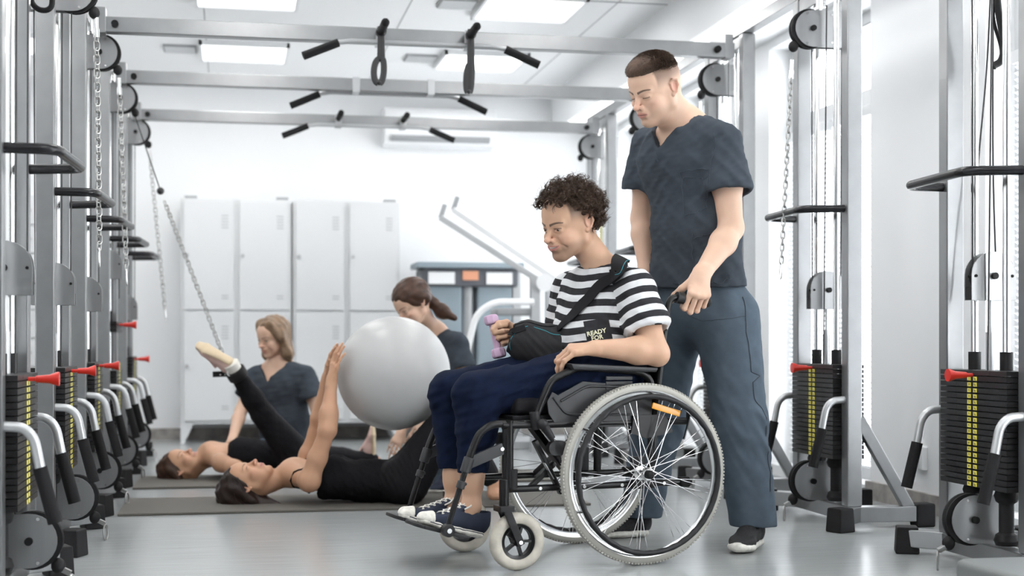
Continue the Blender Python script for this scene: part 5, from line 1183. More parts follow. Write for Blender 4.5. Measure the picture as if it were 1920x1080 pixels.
    pants = [grp(pn, 0.03), grp(pf, 0.012), flat(W2((0.03, 0.10, 0.66)), W2((0.03, -0.10, 0.66)), 0.11, 0.09, 0.11, 0.09, _ex, 0.06), half(W2((0, 0, 0.568)), -CU, 0.02) if False else ell(W2((0.04, 0, 0.66)), (0.12, 0.17, 0.09), None, 0.05)]
    def dp(P, D):
        a = 0.006*folds(P, nrm(_ex*0.8+CU*0.5), 20, 21, 0.3, 0.6)+0.005*folds(P, nrm(CU*1.0+_ex*0.25), 30, 25, 0.2, 0.6)+0.0025*fnoise(P, 40, 4)
        return np.where(np.abs(D) < 0.03, -a, 0).astype(f32)
    sdf_obj('sweatpants', pants, 0.0038, M['navy'], e, off, dp, 2)
    # ---- canvas sneakers on the footplates
    up = W2((0.24, 0, 1))-W2((0, 0, 0))
    h1 = w(912, 1013, 0.10); t1 = w(770, 982, 0.12); shoe('canvas_sneaker', h1, t1, CU, e, off, M['canvas'], M['solewhite'], 0.285, 0.0028, 0.028, 0.95, True, True, M['lace'])
    h2 = w(878, 1004, -0.05); t2 = w(748, 975, -0.06); shoe('canvas_sneaker', h2, t2, CU, e, off, M['canvas'], M['solewhite'], 0.285, 0.0028, 0.028, 0.95, True, True, M['lace'])
    # ---- curly hair
    base_h = [ell(H.p(-0.018*S, 0, 0.045*S), (0.100*S, 0.0785*S, 0.086*S), H.R, 0.01), ell(H.p(0.040*S, 0, 0.085*S), (0.050*S, 0.062*S, 0.030*S), H.R, 0.02), ell(H.p(-0.068*S, 0, 0.0), (0.036*S, 0.058*S, 0.055*S), H.R, 0.02)]
    base_h += [half(H.p(0.045*S, 0, 0.045*S), H.d(0.60, 0, -0.8), 0.012), half(H.p(-0.01*S, 0, 0.012), H.d(0.6, 0, -0.42), 0.01)]
    base_h += [half(H.p(0, 0, -0.028*S), H.d(0, 0, -1), 0.01)]
    def dh(P, D): return np.where(np.abs(D) < 0.03, 0.009*fnoise(P, 95, 2)+0.004*fnoise(P, 210, 6), 0).astype(f32)
    ho = sdf_obj('curly_hair', base_h, 0.0022, M['hair_brown'], e, off, dh, 0)
    rs = np.random.RandomState(5)
    def cond(q, r):
        x, y, z = q
        if z < 2.5+0.75*max(x+1, 0)*0.9 and x > -2.0: return False
        if x > 2.0 and z < 6.3+0.25*(x-2): return False
        if z < 1.0 and x > -4.5: return False
        if z < -2.2: return False
        return True
    roots = scalp_roots(H, S, 620, cond, 4, 0.6)
    def curl(i, it_):
        p, n, q = it_; n = nrm(V(n)+rs.randn(3)*0.55+H.d(0.25, 0, 0.10)); L = 0.020+0.026*rs.rand(); R0 = 0.007+0.006*rs.rand(); u, v, d_ = basis(n); ph = rs.rand()*6.28; tw = (7+4*rs.rand())*(1 if rs.rand() > 0.5 else -1); out = []
        if q[0] > 5 and rs.rand() < 0.6: n = nrm(n+H.d(0.7, 0, -0.5)); L *= 1.1
        for j in range(20):
            t = j/19; a = ph+tw*t; rr = R0*(0.3+0.9*t)
            out.append(V(p)+n*L*t+(u*math.cos(a)+v*math.sin(a))*rr)
        return out
    clumps = []
    for i, it_ in enumerate(roots):
        c0 = curl(i, it_); d0 = nrm(c0[-1]-c0[0]); u, v, _ = basis(d0+1e-6)
        for j in range(7):
            a = rs.rand()*6.28; rr = 0.0034*math.sqrt(rs.rand()); o2 = u*math.cos(a)*rr+v*math.sin(a)*rr; s2 = 0.85+0.3*rs.rand()
            clumps.append([c0[0]+(q-c0[0])*(1+(s2-1)*k/19)+o2*(0.4+0.8*k/19) for k, q in enumerate(c0)])
    strands('curls', clumps, lambda i, p: p, M['hair_brown'], ho, off, 0.0010, 3)
    roots = scalp_roots(H, S, 260, cond, 8, 0.8); strands('loose_strands', roots, lambda i, it_: curl(i, (it_[0]+V(it_[1])*0.012, it_[1], it_[2])), M['hair_brown'], ho, off, 0.0006, 3)
    # ---- arm sling
    sl_a = elf+CD*0.0+cd(1, 0, 0)*0.03; sl_b = wrf+cd(1, 0, 0)*0.005
    pouch = [flat(at(985, 638, 4.98), at(1052, 650, 4.98), 0.066, 0.040, 0.076, 0.050, CU, 0.02), flat(at(958, 634, 4.975), at(985, 638, 4.98), 0.048, 0.036, 0.064, 0.040, CU, 0.03),
             cone(at(975, 664, 4.98), at(1045, 680, 4.98), 0.022, 0.03, 0.03), half(at(958, 630, 4.975), cd(-1, 0, 0.28), 0.004), cone(at(970, 634, 4.985), at(940, 630, 4.985), 0.030, 0.044, 0.004, 's')]
    def ds(P, D): return np.where(np.abs(D) < 0.02, -0.003*folds(P, cd(0.5, 0, 1), 30, 31, 0.2, 0.6)-0.0015*fnoise(P, 60, 3), 0).astype(f32)
    po = sdf_obj('arm_sling', pouch, 0.003, M['sling'], e, off, ds, 1)
    pts = [at(951, 668, 4.93), at(955, 640, 4.92), at(968, 618, 4.92), at(990, 604, 4.92), at(1015, 606, 4.91), at(1035, 620, 4.91), at(1050, 624, 4.92)]
    seam('teal_piping', pts, pouch, M['teal'], po, off, 0.0013, 0.0012, 5)
    pts = [at(940, 618, 4.96), at(950, 606, 4.94), at(975, 598, 4.94), at(1000, 602, 4.94), at(1012, 607, 4.93)]
    ribbon('wrist_band', [at(934, 620, 4.90), at(950, 615, 4.90), at(968, 609, 4.90), at(984, 604, 4.90)], 0.022, 0.0025, M['nylon'], po, off, [p_ for p_ in skin if p_[2] < 0.2 and np.linalg.norm(p_[1]-wrf) < 0.15]+pouch, 0.004)
    seam('binding', [at(948, 607, 4.95), at(962, 600, 4.95), at(985, 599, 4.95), at(1008, 606, 4.95), at(1030, 609, 4.95), at(1046, 600, 4.95)], pouch, M['nylon'], po, off, 0.003, 0.001, 5)
    surf = shirt+[cone(H.p(-0.025*S, 0, -0.05*S), neck, 0.056, 0.062, 0.02)]
    ribbon('shoulder_strap', [at(1008, 608, 4.915), at(1022, 590, 4.885), at(1040, 567, 4.84), at(1062, 545, 4.82), at(1090, 517, 4.80), at(1118, 490, 4.80), at(1136, 472, 4.80)], 0.040, 0.003, M['nylon'], po, off, surf, 0.009, taper=lambda t: 0.5+0.5*min(1, t*3))
    ribbon('strap_pad', [at(1114, 492, 4.8), at(1130, 476, 4.8), at(1146, 466, 4.84), at(1160, 467, 4.90), at(1172, 474, 4.97)], 0.058, 0.010, M['nylon'], po, off, surf, 0.011)
    seam('pad_piping', [at(1128, 491, 4.8), at(1146, 490, 4.8), at(1166, 482, 4.86), at(1182, 484, 4.95)], surf, M['teal'], po, off, 0.0013, 0.021, 5)
    m = MB(); bu = snap(np.array([at(1127, 482, 4.8)]), surf, 0.014)[0]; bn = grad(surf, np.array([bu]))[0]; tdir = nrm(at(1134, 474, 4.8)-at(1118, 490, 4.8))
    m.bar(bu-tdir*0.012, bu+tdir*0.012, 0.052, 0.006, bn); m.build('buckle', M['plasticblack'], po, off=off, bev=0.002)
    return H, hp2, wrf, d2, n2, side2
M['sling'] = mat('black_mesh_fabric', (0.010, 0.010, 0.012), 0.75, bump=0.3, bscale=500); M['teal'] = mat('teal_piping', (0.03, 0.30, 0.36), 0.5); M['lettering'] = mat('cream_print', (0.75, 0.75, 0.55), 0.7)
H_s, _, wrf_, d2_, n2_, s2_ = seated_man()
# pink dumbbell held in the hand
dn_ = nrm(np.cross(d2_, n2_)); dn_ = dn_*np.sign(dn_@s2_); n2o = nrm(n2_-d2_*(n2_@d2_))
dc = wrf_+d2_*0.088+n2o*0.031; ax_ = nrm(dn_)
M['pink'] = mat('lilac_neoprene', (0.52, 0.36, 0.50), 0.75, bump=0.25, bscale=300, var=0.06)
e = empty('dumbbell', tuple(dc), label='small lilac pink dumbbell gripped in the seated man\'s slung hand', cat='dumbbell')
m = MB(); m.lathe([(0, -0.054), (0.0125, -0.054), (0.0125, 0.054), (0, 0.054)], (0, 0, 0), ax_, 20); hb = m.build('handle', M['pink'], e)
for s_ in (-1, 1):
    m = MB(); z0 = s_*0.044; z1 = s_*0.077; prof = [(0, z0), (0.0215, z0), (0.0255, z0+s_*0.004), (0.0265, z0+s_*0.010), (0.0265, z1-s_*0.010), (0.025, z1-s_*0.004), (0.021, z1), (0, z1)]; m.lathe(prof, (0, 0, 0), ax_, 8); m.build('head', M['pink'], e, bev=0.0015, ang=30)
# ================================================================ scrubs and the standing man
def tops(neck, chest, belly, pel, lat, latp, fw, shs, els, hem, sc=1.0, slv=0.6, wd=1.0, vneck=0.10, chest_d=0.125, hemw=(0.185, 0.125), sl_r=(0.070, 0.092), open_=True):
    shL, shR = shs; elL, elR = els
    p = [flat(chest+CU*0.03, belly, 0.172*wd, chest_d*wd, 0.155*wd, 0.118*wd, lat, 0.05), flat(belly, hem, 0.155*wd, 0.118*wd, hemw[0], hemw[1], latp, 0.06), flat(neck-(neck-chest)*0.45, chest, 0.09*wd, 0.07, 0.165*wd, chest_d*wd*0.95, lat, 0.05)]
    p += [cone(neck-CU*0.03*sc+lat*0.03, shL+CU*0.008, 0.050, 0.058*sc, 0.05), cone(neck-CU*0.03*sc-lat*0.03, shR+CU*0.008, 0.050, 0.058*sc, 0.05)]
    for sh, el in ((shL, elL), (shR, elR)):
        d = nrm(el-sh); h_ = sh+(el-sh)*slv
        p.append(grp([cone(sh, h_, sl_r[0]*sc, sl_r[1]*sc, 0.03), half(h_+d*0.02, d, 0.005)]+([cone(h_, h_+d*0.1, sl_r[1]*sc*0.80, sl_r[1]*1.05*sc, 0.003, 's')] if open_ else []), 0.03))
    dd = nrm(hem-belly); p.append(half(hem, dd, 0.006))
    if vneck:
        vb = neck+fw*0.13-CU*vneck*1.35; nl = neck+lat*0.055+fw*0.02+CU*0.02; nr = neck-lat*0.055+fw*0.02+CU*0.02
        N_ = nrm(fw+CU*0.35); U_ = nrm(CU-N_*(CU@N_)); v0 = neck+fw*0.10-CU*(vneck+0.025); sgn = 1
        def vf(P, v0=v0, N_=N_, U_=U_, lat=lat, neck=neck, fw=fw):
            q = P-v0.astype(f32); x = np.abs(q@lat.astype(f32)); y = q@U_.astype(f32); w_ = (P-neck.astype(f32))@fw.astype(f32)
            return np.maximum(np.maximum(x*0.76-y*0.62, x-0.088), 0.012-w_).astype(f32)
        p.append((vf, v0+CU*0.1, 0.22, 0.004, 's')); p.append(ell(neck+CU*0.045, (0.078, 0.078, 0.060), None, 0.012, 's'))
    return p
def clothdisp(a1=0.006, ax1=(0, 0, 1), s1=22, a2=0.004, ax2=(1, 0, 1), s2=34, seed=40, fine=0.0022):
    def dp(P, D):
        a = a1*folds(P, ax1, s1, seed, 0.3, 0.55)+a2*folds(P, ax2, s2, seed+3, 0.25, 0.6)+fine*fnoise(P, 50, seed+5)
        return np.where(np.abs(D) < 0.03, -a, 0).astype(f32)
    return dp
def standing_man():
    nearfoot = at(1418, 1022, 5.17); base = nearfoot*V(1, 1, 0); base = (base+at(1180, 1000, 5.45)*V(1, 1, 0))/2; off = base
    e = empty('person', tuple(base), label='standing man in dark slate scrubs and black trainers, pushing the wheelchair', cat='person')
    S = 1.06; yw = R_(36); pt = R_(24)
    f = cd(-math.cos(yw)*math.cos(pt), -math.sin(yw)*math.cos(pt), -math.sin(pt)); H = Frame((0, 0, 0), f, cd(0.12, 0, 1)); H.o = at(1191, 204, 5.10)-H.R@np.array([0.112, 0, -0.033])*S
    shn = at(1355, 270, 5.14); shf = at(1218, 276, 5.42); neck = at(1287, 232, 5.27); eln = at(1371, 428, 5.07); wrn = at(1326, 530, 4.98)
    elf = at(1204, 410, 5.46); wrf = at(1212, 510, 5.36); pel = at(1312, 585, 5.30); hn = at(1362, 600, 5.22); hf = at(1262, 605, 5.38); kn = at(1388, 800, 5.16); kf = at(1232, 800, 5.42)
    an_n = at(1414, 972, 5.19); an_f = at(1200, 955, 5.46)
    lat = nrm((shn-shf)*V(1, 1, 0)); fw = nrm(np.cross(lat, CU)); chest = (shn+shf)/2-CU*0.06+fw*0.015; belly = at(1305, 430, 5.26); latp = nrm((hn-hf)*V(1, 1, 0)); fwp = nrm(np.cross(latp, CU)); hem = at(1306, 538, 5.27)
    skin = head_prims(H, True, 0.0, 0.0, S, 1.06)
    skin += [cone(H.p(-0.03*S, 0, -0.05*S), neck-CU*0.01, 0.058, 0.064, 0.025), cone(H.p(0.0, 0, -0.09*S), neck+fw*0.02, 0.045, 0.05, 0.03), cone(neck-CU*0.01, shn, 0.058, 0.045, 0.04), cone(neck-CU*0.01, shf, 0.058, 0.045, 0.04),
             flat(chest+CU*0.04, belly, 0.160, 0.105, 0.14, 0.10, lat, 0.05), flat(neck-CU*0.02+fw*0.01, chest, 0.09, 0.060, 0.155, 0.098, lat, 0.04), flat(belly, pel, 0.14, 0.10, 0.16, 0.11, latp, 0.05)]
    skin += [ell(shn, (0.055,)*3, None, 0.02), cone(shn, shn+(eln-shn)*0.5, 0.052, 0.054, 0.02), cone(shn+(eln-shn)*0.5, eln, 0.052, 0.043, 0.02)]
    skin += [ell(shf, (0.052,)*3, None, 0.02), cone(shf, shf+(elf-shf)*0.5, 0.050, 0.050, 0.02), cone(shf+(elf-shf)*0.5, elf, 0.050, 0.042, 0.02), cone(elf, elf+(wrf-elf)*0.3, 0.042, 0.045, 0.02), cone(elf+(wrf-elf)*0.3, wrf, 0.045, 0.028, 0.02)]
    # hands round the push grips
    gA = W2((-0.165, 0.215, 0.905)); gB = W2((-0.27, 0.215, 0.885)); ga = nrm(gB-gA); gc = (gA+gB)/2+ga*0.012
    fd = nrm(gc-eln); d = nrm(fd-ga*(fd@ga)*0.85+CD*-0.1); n_ = nrm(cd(-0.25, 0.75, -0.5)); n_ = nrm(n_-d*(n_@d)); wr2 = gc-d*0.080-n_*0.034; wrn = wr2
    fa = eln+(wrn-eln)*0.3+CR*0.004; skin += [cone(eln, fa, 0.043, 0.047, 0.02), cone(fa, wrn, 0.046, 0.0285, 0.02), cone(wrn-nrm(wrn-eln)*0.02, wrn+d*0.02, 0.029, 0.026, 0.015)]
    hp, tips = hand_prims(wr2, d, n_, -ga, [(48, 76, 50), (50, 78, 50), (54, 78, 50), (58, 80, 50)], [(0.045, 0.030, 0.048), (0.060, 0.055, 0.062), (0.072, 0.075, 0.066)], 1.10, 0.05); skin += hp
    gA2 = W2((-0.165, -0.215, 0.905)); gc2 = (gA2+W2((-0.27, -0.215, 0.885)))/2
    toh = gc2+CU*0.018-wrf; d2 = nrm(toh-ga*(toh@ga)*0.9); n2 = cd(-0.3, -0.4, -0.8); n2 = nrm(n2-d2*(n2@d2)); wr3 = gc2-d2*0.086-n2*0.028; skin += [cone(wrf, wr3, 0.029, 0.027, 0.02)]
    hp2, _ = hand_prims(wr3, d2, n2, -ga, [(58, 72, 38)]*4, [(0.045, 0.030, 0.048), (0.060, 0.055, 0.062), (0.072, 0.075, 0.066)], 1.05, 0.05); skin += hp2
    bk = -fw; skin += leg_prims(hn, kn, an_n, 1.0, back=bk)+leg_prims(hf, kf, an_f, 1.0, back=bk)
    skin += [cone(an_n, an_n-CU*0.03, 0.036, 0.03, 0.02), cone(an_f, an_f-CU*0.03, 0.036, 0.03, 0.02)]
    skin_mesh('body', skin, 0.005, [(H.p(0.0, 0, -0.01), 0.185, 0.0018), (wr2+d*0.07, 0.115, 0.0021)], M['skin_b'], e, off, head_masks(H, S, True, 0.14, 0.0, 0.9, -0.62, 0.7))
    # scrub top
    top = tops(neck, chest, belly, pel, lat, latp, fw, (shn, shf), (eln, elf), hem, 1.05, 0.52, 1.05, 0.10, 0.130, (0.198, 0.135), (0.064, 0.086))
    def dpt(P, D):
        a = 0.006*folds(P, cd(0.55, 0, 0.85), 20, 51, 0.3, 0.5)*(0.35+0.65*smask(-P[:, 2], -1.62, -1.25))+0.0032*folds(P, cd(-0.6, 0, 0.8), 34, 57, 0.2, 0.6)+0.002*fnoise(P, 48, 8)+0.003*folds(P, cd(1, 0.3, 0.3), 20, 60, 0.2, 0.6)*smask(P[:, 2], 1.35, 1.5)
        return np.where(np.abs(D) < 0.03, -a, 0).astype(f32)
    to = sdf_obj('scrub_top', top, 0.0038, M['scrub'], e, off, dpt, 2)
    topw = worn(top, dpt)
    sm = lambda nm, pts, r=0.0014, lift=0.0013, fl=None, n=5: seam(nm, pts, topw, M['stitch'], to, off, r, lift, n, fl)
    T = lambda x, y: at(x, y, 5.05)
    ribbon('neck_band', [T(1206, 238), T(1214, 252), T(1228, 272), T(1243, 290), T(1254, 276), T(1276, 246), T(1298, 216), T(1306, 206)], 0.020, 0.0022, M['scrub'], to, off, top, 0.004) if False else None
    pb = [T(1260, 328), T(1318, 316), T(1328, 380), T(1326, 392), T(1272, 398), T(1262, 388), T(1260, 328)]
    sm('chest_pocket', pb, 0.0014, n=10); sm('chest_pocket_hem', [T(1261, 338), T(1290, 333), T(1319, 327)], 0.0012)
    N_ = nrm(fw+CU*0.35); U_ = nrm(CU-N_*(CU@N_)); v0 = neck+fw*0.10-CU*0.125; sm('neck_stitching', [v0+U_*(y-0.022)+lat*x+fw*0.03 for x, y in ((-0.085, 0.105), (-0.05, 0.062), (-0.02, 0.025), (0, 0.0), (0.02, 0.025), (0.05, 0.062), (0.085, 0.105))], 0.0011, n=8); sm('hem_stitching', [T(1215, 528), T(1260, 533), T(1310, 530), T(1350, 526), T(1390, 518)], 0.0011)
    sm('sleeve_hem', [T(1338, 338), T(1360, 334), T(1384, 330), T(1398, 326)], 0.0011)
    sm('pocket_stitching', [T(1288, 440), T(1284, 470), T(1290, 530)]); sm('pocket_stitching', [T(1290, 450), T(1320, 440), T(1345, 436)])
    sm('shoulder_seam', [T(1334, 240), T(1334, 270), T(1330, 305), T(1334, 345)], n=8)
    # trousers
    cn = kn+(an_n-kn)*0.97; cf = kf+(an_f-kf)*1.0
    pn = [cone(hn, kn+CU*0.02, 0.120, 0.092, 0.03), cone(kn+CU*0.02, cn-CU*0.05, 0.092, 0.082, 0.03), half(cn-CU*0.034, -CU, 0.005), cone(cn-CU*0.02, cn-CU*0.10, 0.068, 0.08, 0.003, 's')]
    pf = [cone(hf, kf, 0.118, 0.088, 0.03), cone(kf, cf-CU*0.04, 0.088, 0.074, 0.03), half(cf-CU*0.025, -CU, 0.005)]
    pants = [grp(pn, 0.03), grp(pf, 0.02), flat(at(1306, 535, 5.28), pel+CU*0.0, 0.178, 0.122, 0.19, 0.130, latp, 0.05)]
    def dpp(P, D):
        kz = np.exp(-((P[:, 2]-0.38)/0.16)**2)
        a = (0.002+0.008*kz)*folds(P, cd(0.45, 0, 0.95), 17, 71, 0.3, 0.55)+0.009*folds(P, cd(1, 0.2, 0.12), 8, 77, 0.3, 0.6)+0.0022*fnoise(P, 45, 12)
        return np.where(np.abs(D) < 0.035, -a, 0).astype(f32)
    po = sdf_obj('scrub_trousers', pants, 0.0042, M['scrubp'], e, off, dpp, 2)
    T = lambda x, y: at(x, y, 5.15); pantw = worn(pants, dpp)
    seam('side_seam', [T(1388, 560), T(1384, 620), T(1388, 700), T(1392, 770), T(1405, 830), T(1418, 900), T(1426, 962)], pantw, M['stitch'], po, off, 0.0017, 0.0013, 10)
    seam('leg_hem', [T(1380, 958), T(1400, 956), T(1420, 950), T(1440, 945)], pantw, M['stitch'], po, off, 0.0012, 0.0003, 6)
    seam('thigh_seam', [T(1275, 590), T(1310, 600), T(1350, 600), T(1385, 596)], pantw, M['stitch'], po, off, 0.0012, 0.0003, 6)
    # trainers
    heel = at(1440, 1006, 5.32)*V(1, 1, 0); toe = at(1400, 1030, 5.08)*V(1, 1, 0); heel = an_n*V(1, 1, 0)+cd(0.35, 0.9)*0.055; toe = heel+cd(-0.42, -0.9)*0.29
    def dk(P, D): return np.where(np.abs(D) < 0.01, -0.0006*fnoise(P, 700, 3), 0).astype(f32)
    shoe('trainer', heel, toe, CU, e, off, M['knit'], M['solewhite'], 0.295, 0.003, 0.034, 1.05, False, False)
    h2 = an_f*V(1, 1, 0)+cd(0.9, 0.3)*0.05; t2 = h2+cd(-0.93, -0.3)*0.29
    shoe('trainer', h2, t2, CU, e, off, M['knit'], M['solewhite'], 0.295, 0.0034, 0.034, 1.05, False, False)
    # short hair
    cap = [ell(H.p(-0.010*S, 0, 0.034*S), (0.0995*S, 0.0765*S, 0.0875*S), H.R, 0.01), ell(H.p(0.025*S, 0, 0.085*S), (0.068*S, 0.058*S, 0.038*S), H.R, 0.02), half(H.p(0.088*S, 0, 0.070*S), H.d(0.25, 0, -1), 0.006), half(H.p(0.0, 0, 0.064*S), H.d(-0.12, 0, -1), 0.02)]
    def dh(P, D): return np.where(np.abs(D) < 0.02, 0.0016*fnoise(P, 330, 2)+0.0010*fnoise(P, 800, 3), 0).astype(f32)
    ho = sdf_obj('short_hair', cap, 0.0018, M['hair_short'], e, off, dh, 0)
    rs = np.random.RandomState(9)
    def cond(q, r):
        x, y, z = q; lim = 5.4+0.16*max(x, -2)
        return z > lim+1.6*r.rand()**0.5 and not (x > 5.5 and z < 6.4)
    roots = scalp_roots(H, S, 9000, cond, 10, 0.25)
    def hair(i, it_):
        p, n, q = it_; n = nrm(V(n)+H.d(0.55, 0, 0.15)+rs.randn(3)*0.16); top_ = smask(np.array([q[2]]), 6.0, 9.0)[0]; L = 0.007+0.013*top_+0.004*rs.rand(); return [V(p)-n*0.002+n*L*t+H.d(0.3, 0, -0.15)*L*t*t for t in (0, 0.5, 1)]
    strands('hair_strands', roots, hair, M['hair_short'], ho, off, 0.00065, 3)
    return e
standing_man()
# ================================================================ exercise ball
BALL = at(738, 700, 6.60); BR = 0.264
m = MB(); prof = []; n = 140
for i in range(n+1):
    a = PI*i/n; g = 0.0020*abs(math.sin(i*PI/2*0.99)) if 18 < i < n-18 else 0; prof.append(((BR-g)*math.sin(a), -(BR-g)*math.cos(a)))
m.lathe(prof, (0, 0, 0), cd(0.28, 0.1, 1), 96)
M['ball'] = mat('pearl_grey_vinyl', (0.47, 0.47, 0.47), 0.36, spec=0.55, var=0.03)
e = empty('exercise_ball', tuple(BALL), label='large pearl grey ribbed exercise ball balanced on the lying woman\'s thighs', cat='ball'); m.build('ball', M['ball'], e, ang=80)
# ================================================================ women
def long_hair(name, H, S, prims_extra, m, parent, off, h=0.004, seed=3, ax=(0, 0, 1), amp=0.003, s=70):
    p = [ell(H.p(-0.014*S, 0, 0.034*S), (0.104*S, 0.083*S, 0.089*S), H.R, 0.01), half(H.p(0.055*S, 0, 0.05*S), H.d(0.8, 0, -0.62), 0.01)]+prims_extra
    A = H.d(*ax)
    def dp(P, D):
        u, v, _ = basis(A); return np.where(np.abs(D) < 0.02, amp*np.sin((P@(u*s*2.2).astype(f32))+2*fnoise(P, 22, seed))*np.cos((P@(v*s*1.7).astype(f32))+2*fnoise(P, 18, seed+1)), 0).astype(f32)
    return sdf_obj(name, p, h, m, parent, off, dp, 1)
def woman_ball():
    base = at(600, 930, 6.55)*V(1, 1, 0); off = base; e = empty('person', tuple(base), label='woman in black tank top lying on the nearer mat, hands on the ball', cat='person'); S = 0.98
    f = cd(0.05, -0.16, 1); H = Frame((0, 0, 0), f, cd(-1, 0.0, -0.02)); H.o = at(479, 862, 6.50)-H.R@np.array([0.112, 0, -0.033])*S
    z0 = 0.012; rr, dd_ = CR, CD; P = lambda x, t, z: (at(x, 700, t)*V(1, 1, 0)+CU*z)
    neck = P(548, 6.56, 0.145); shn = P(580, 6.38, 0.125); shf = P(566, 6.73, 0.135); chest = P(625, 6.56, 0.12); belly = P(690, 6.57, 0.105); pel = P(752, 6.58, 0.105)
    hn = P(762, 6.48, 0.11); hf = P(762, 6.68, 0.115); kn = at(850, 768, 6.45); kf = at(846, 770, 6.70); an_n = P(925, 6.45, 0.10); an_f = P(925, 6.70, 0.10)
    eln = at(614, 806, 6.36); wrn = at(622, 712, 6.42); elf = at(592, 812, 6.72); wrf = at(612, 710, 6.66); lat = nrm(shf-shn)
    skin = head_prims(H, False, 0.0, 0.0, S)+[cone(H.p(-0.02, 0, -0.05), neck, 0.046, 0.050, 0.02), cone(neck, shn, 0.045, 0.045, 0.04), cone(neck, shf, 0.045, 0.042, 0.04), flat(chest, belly, 0.125, 0.072, 0.110, 0.068, lat, 0.03), flat(neck+CR*0.02, chest, 0.11, 0.062, 0.125, 0.072, lat, 0.04), flat(belly, pel, 0.110, 0.068, 0.145, 0.085, lat, 0.03)]
    skin += arm_prims(shn, eln, wrn, 0.93)+arm_prims(shf, elf, wrf, 0.90)+[cone(eln, eln+(wrn-eln)*0.35, 0.038, 0.038, 0.02)]
    for wr, cy in ((wrn, -0.5), (wrf, 0.5)):
        tgt = BALL-wr; n_ = nrm(tgt*V(1, 1, 0.1)+CU*0); d = nrm(cd(0.22, 0, 1)); hp, _ = hand_prims(wr, d, n_, cd(0, 1 if wr is wrn else -1, 0.2), [(8, 14, 10), (5, 12, 10), (5, 12, 10), (8, 14, 12)], [(0.04, 0.012, 0.045), (0.07, 0.014, 0.062), (0.095, 0.016, 0.07)], 0.93, 0.10, 0.92); skin += hp
    skin += leg_prims(hn, kn, an_n, 0.82)+leg_prims(hf, kf, an_f, 0.82)+[flat(an_n-CU*0.04, an_n+CR*0.10-CU*0.055, 0.035, 0.03, 0.038, 0.018, CD, 0.02), flat(an_f-CU*0.04, an_f+CR*0.10-CU*0.055, 0.035, 0.03, 0.038, 0.018, CD, 0.02)]
    skin_mesh('body', skin, 0.0055, [(H.p(0, 0, 0), 0.165, 0.0024), ((wrn+wrf)/2+CU*0.08, 0.19, 0.003)], M['skin_c'], e, off, head_masks(H, S, False))
    tank = [flat(chest-CR*0.045, belly, 0.150, 0.096, 0.131, 0.088, lat, 0.05), flat(belly, pel-CR*0.02, 0.131, 0.088, 0.165, 0.10, lat, 0.05), ell(chest+CU*0.05+CD*0.06, (0.06, 0.05, 0.05), None, 0.05), ell(chest+CU*0.05-CD*0.06, (0.06, 0.05, 0.05), None, 0.05), half(shn+CR*0.055+CU*0.05, -CR+CU*0.25, 0.008)]
    to = sdf_obj('tank_top', tank, 0.005, M['blacktop'], e, off, clothdisp(0.003, CR, 40, 0.002, cd(1, 0, 1), 40, 80, 0.001), 1)
    for s_, sh in ((1, shn), (-1, shf)):
        seam('shoulder_strap', [chest-CR*0.03-CD*0.08*s_+CU*0.09, sh-CR*0.02+CU*0.05+CD*0.02*s_, neck+CR*0.03-CU*0.03-CD*0.07*s_, sh-CU*0.02+CR*0.0], skin, M['blacktop'], to, off, 0.005, 0.001, 6)
    cfn = kn+(an_n-kn)*0.9
    leg = [cone(hn, kn, 0.105, 0.064, 0.03), cone(kn, kn+(an_n-kn)*0.3, 0.061, 0.060, 0.03), cone(kn+(an_n-kn)*0.3, cfn, 0.059, 0.042, 0.03)]
    leg2 = [cone(hf, kf, 0.105, 0.064, 0.03), cone(kf, kf+(an_f-kf)*0.3, 0.061, 0.060, 0.03), cone(kf+(an_f-kf)*0.3, kf+(an_f-kf)*0.9, 0.059, 0.042, 0.03)]
    sdf_obj('leggings', [grp(leg, 0.02), grp(leg2, 0.02), flat(belly+CR*0.09, pel, 0.145, 0.095, 0.165, 0.108, lat, 0.05)], 0.005, M['black'], e, off, clothdisp(0.002, CR, 40, 0.002, cd(1, 0, 1), 40, 83, 0.001), 1)
    hp = [ell(H.p(-0.055, -0.01, 0.055), (0.085, 0.088, 0.085), H.R, 0.03), cone(H.p(-0.085, -0.03, -0.04), H.p(-0.098, -0.06, -0.17), 0.035, 0.018, 0.03), cone(H.p(-0.06, 0, 0.03), H.p(-0.085, 0.0, -0.02), 0.065, 0.045, 0.03), cone(H.p(-0.085, 0, 0.02), H.p(-0.095, -0.03, -0.12), 0.05, 0.022, 0.03), cone(H.p(-0.07, -0.05, 0.0), H.p(-0.095, -0.05, -0.14), 0.035, 0.012, 0.03), cone(H.p(-0.05, 0.0, 0.09), H.p(-0.10, 0, 0.09), 0.05, 0.03, 0.03), cone(H.p(-0.01, -0.07, 0.035), H.p(-0.07, -0.075, -0.03), 0.022, 0.02, 0.02)]
    ho = long_hair('dark_hair', H, S, hp, M['hair_dark'], e, off, 0.0032, 11, (-0.4, 0, -1), 0.0035, 60)
    rs = np.random.RandomState(2); roots = scalp_roots(H, S, 900, lambda q, r: (q[0] < 4.5 and (q[2] > 3.5 or q[0] < -3)) and q[1] < 3, 6, 0.8)
    def st(i, it_):
        p, n, q = it_; L = 0.05+0.05*rs.rand(); a = rs.randn(3)*0.10; return [V(p)+nrm(V(n)*(0.35-0.3*t)+H.d(-0.7, 0, -0.55)+a+H.d(0, 0.15*math.sin(9*t+i), 0.15*math.cos(7*t+i)))*L*t for t in np.linspace(0, 1, 7)]
    strands('hair_strands', roots, st, M['hair_dark'], ho, off, 0.0013, 3)
woman_ball()
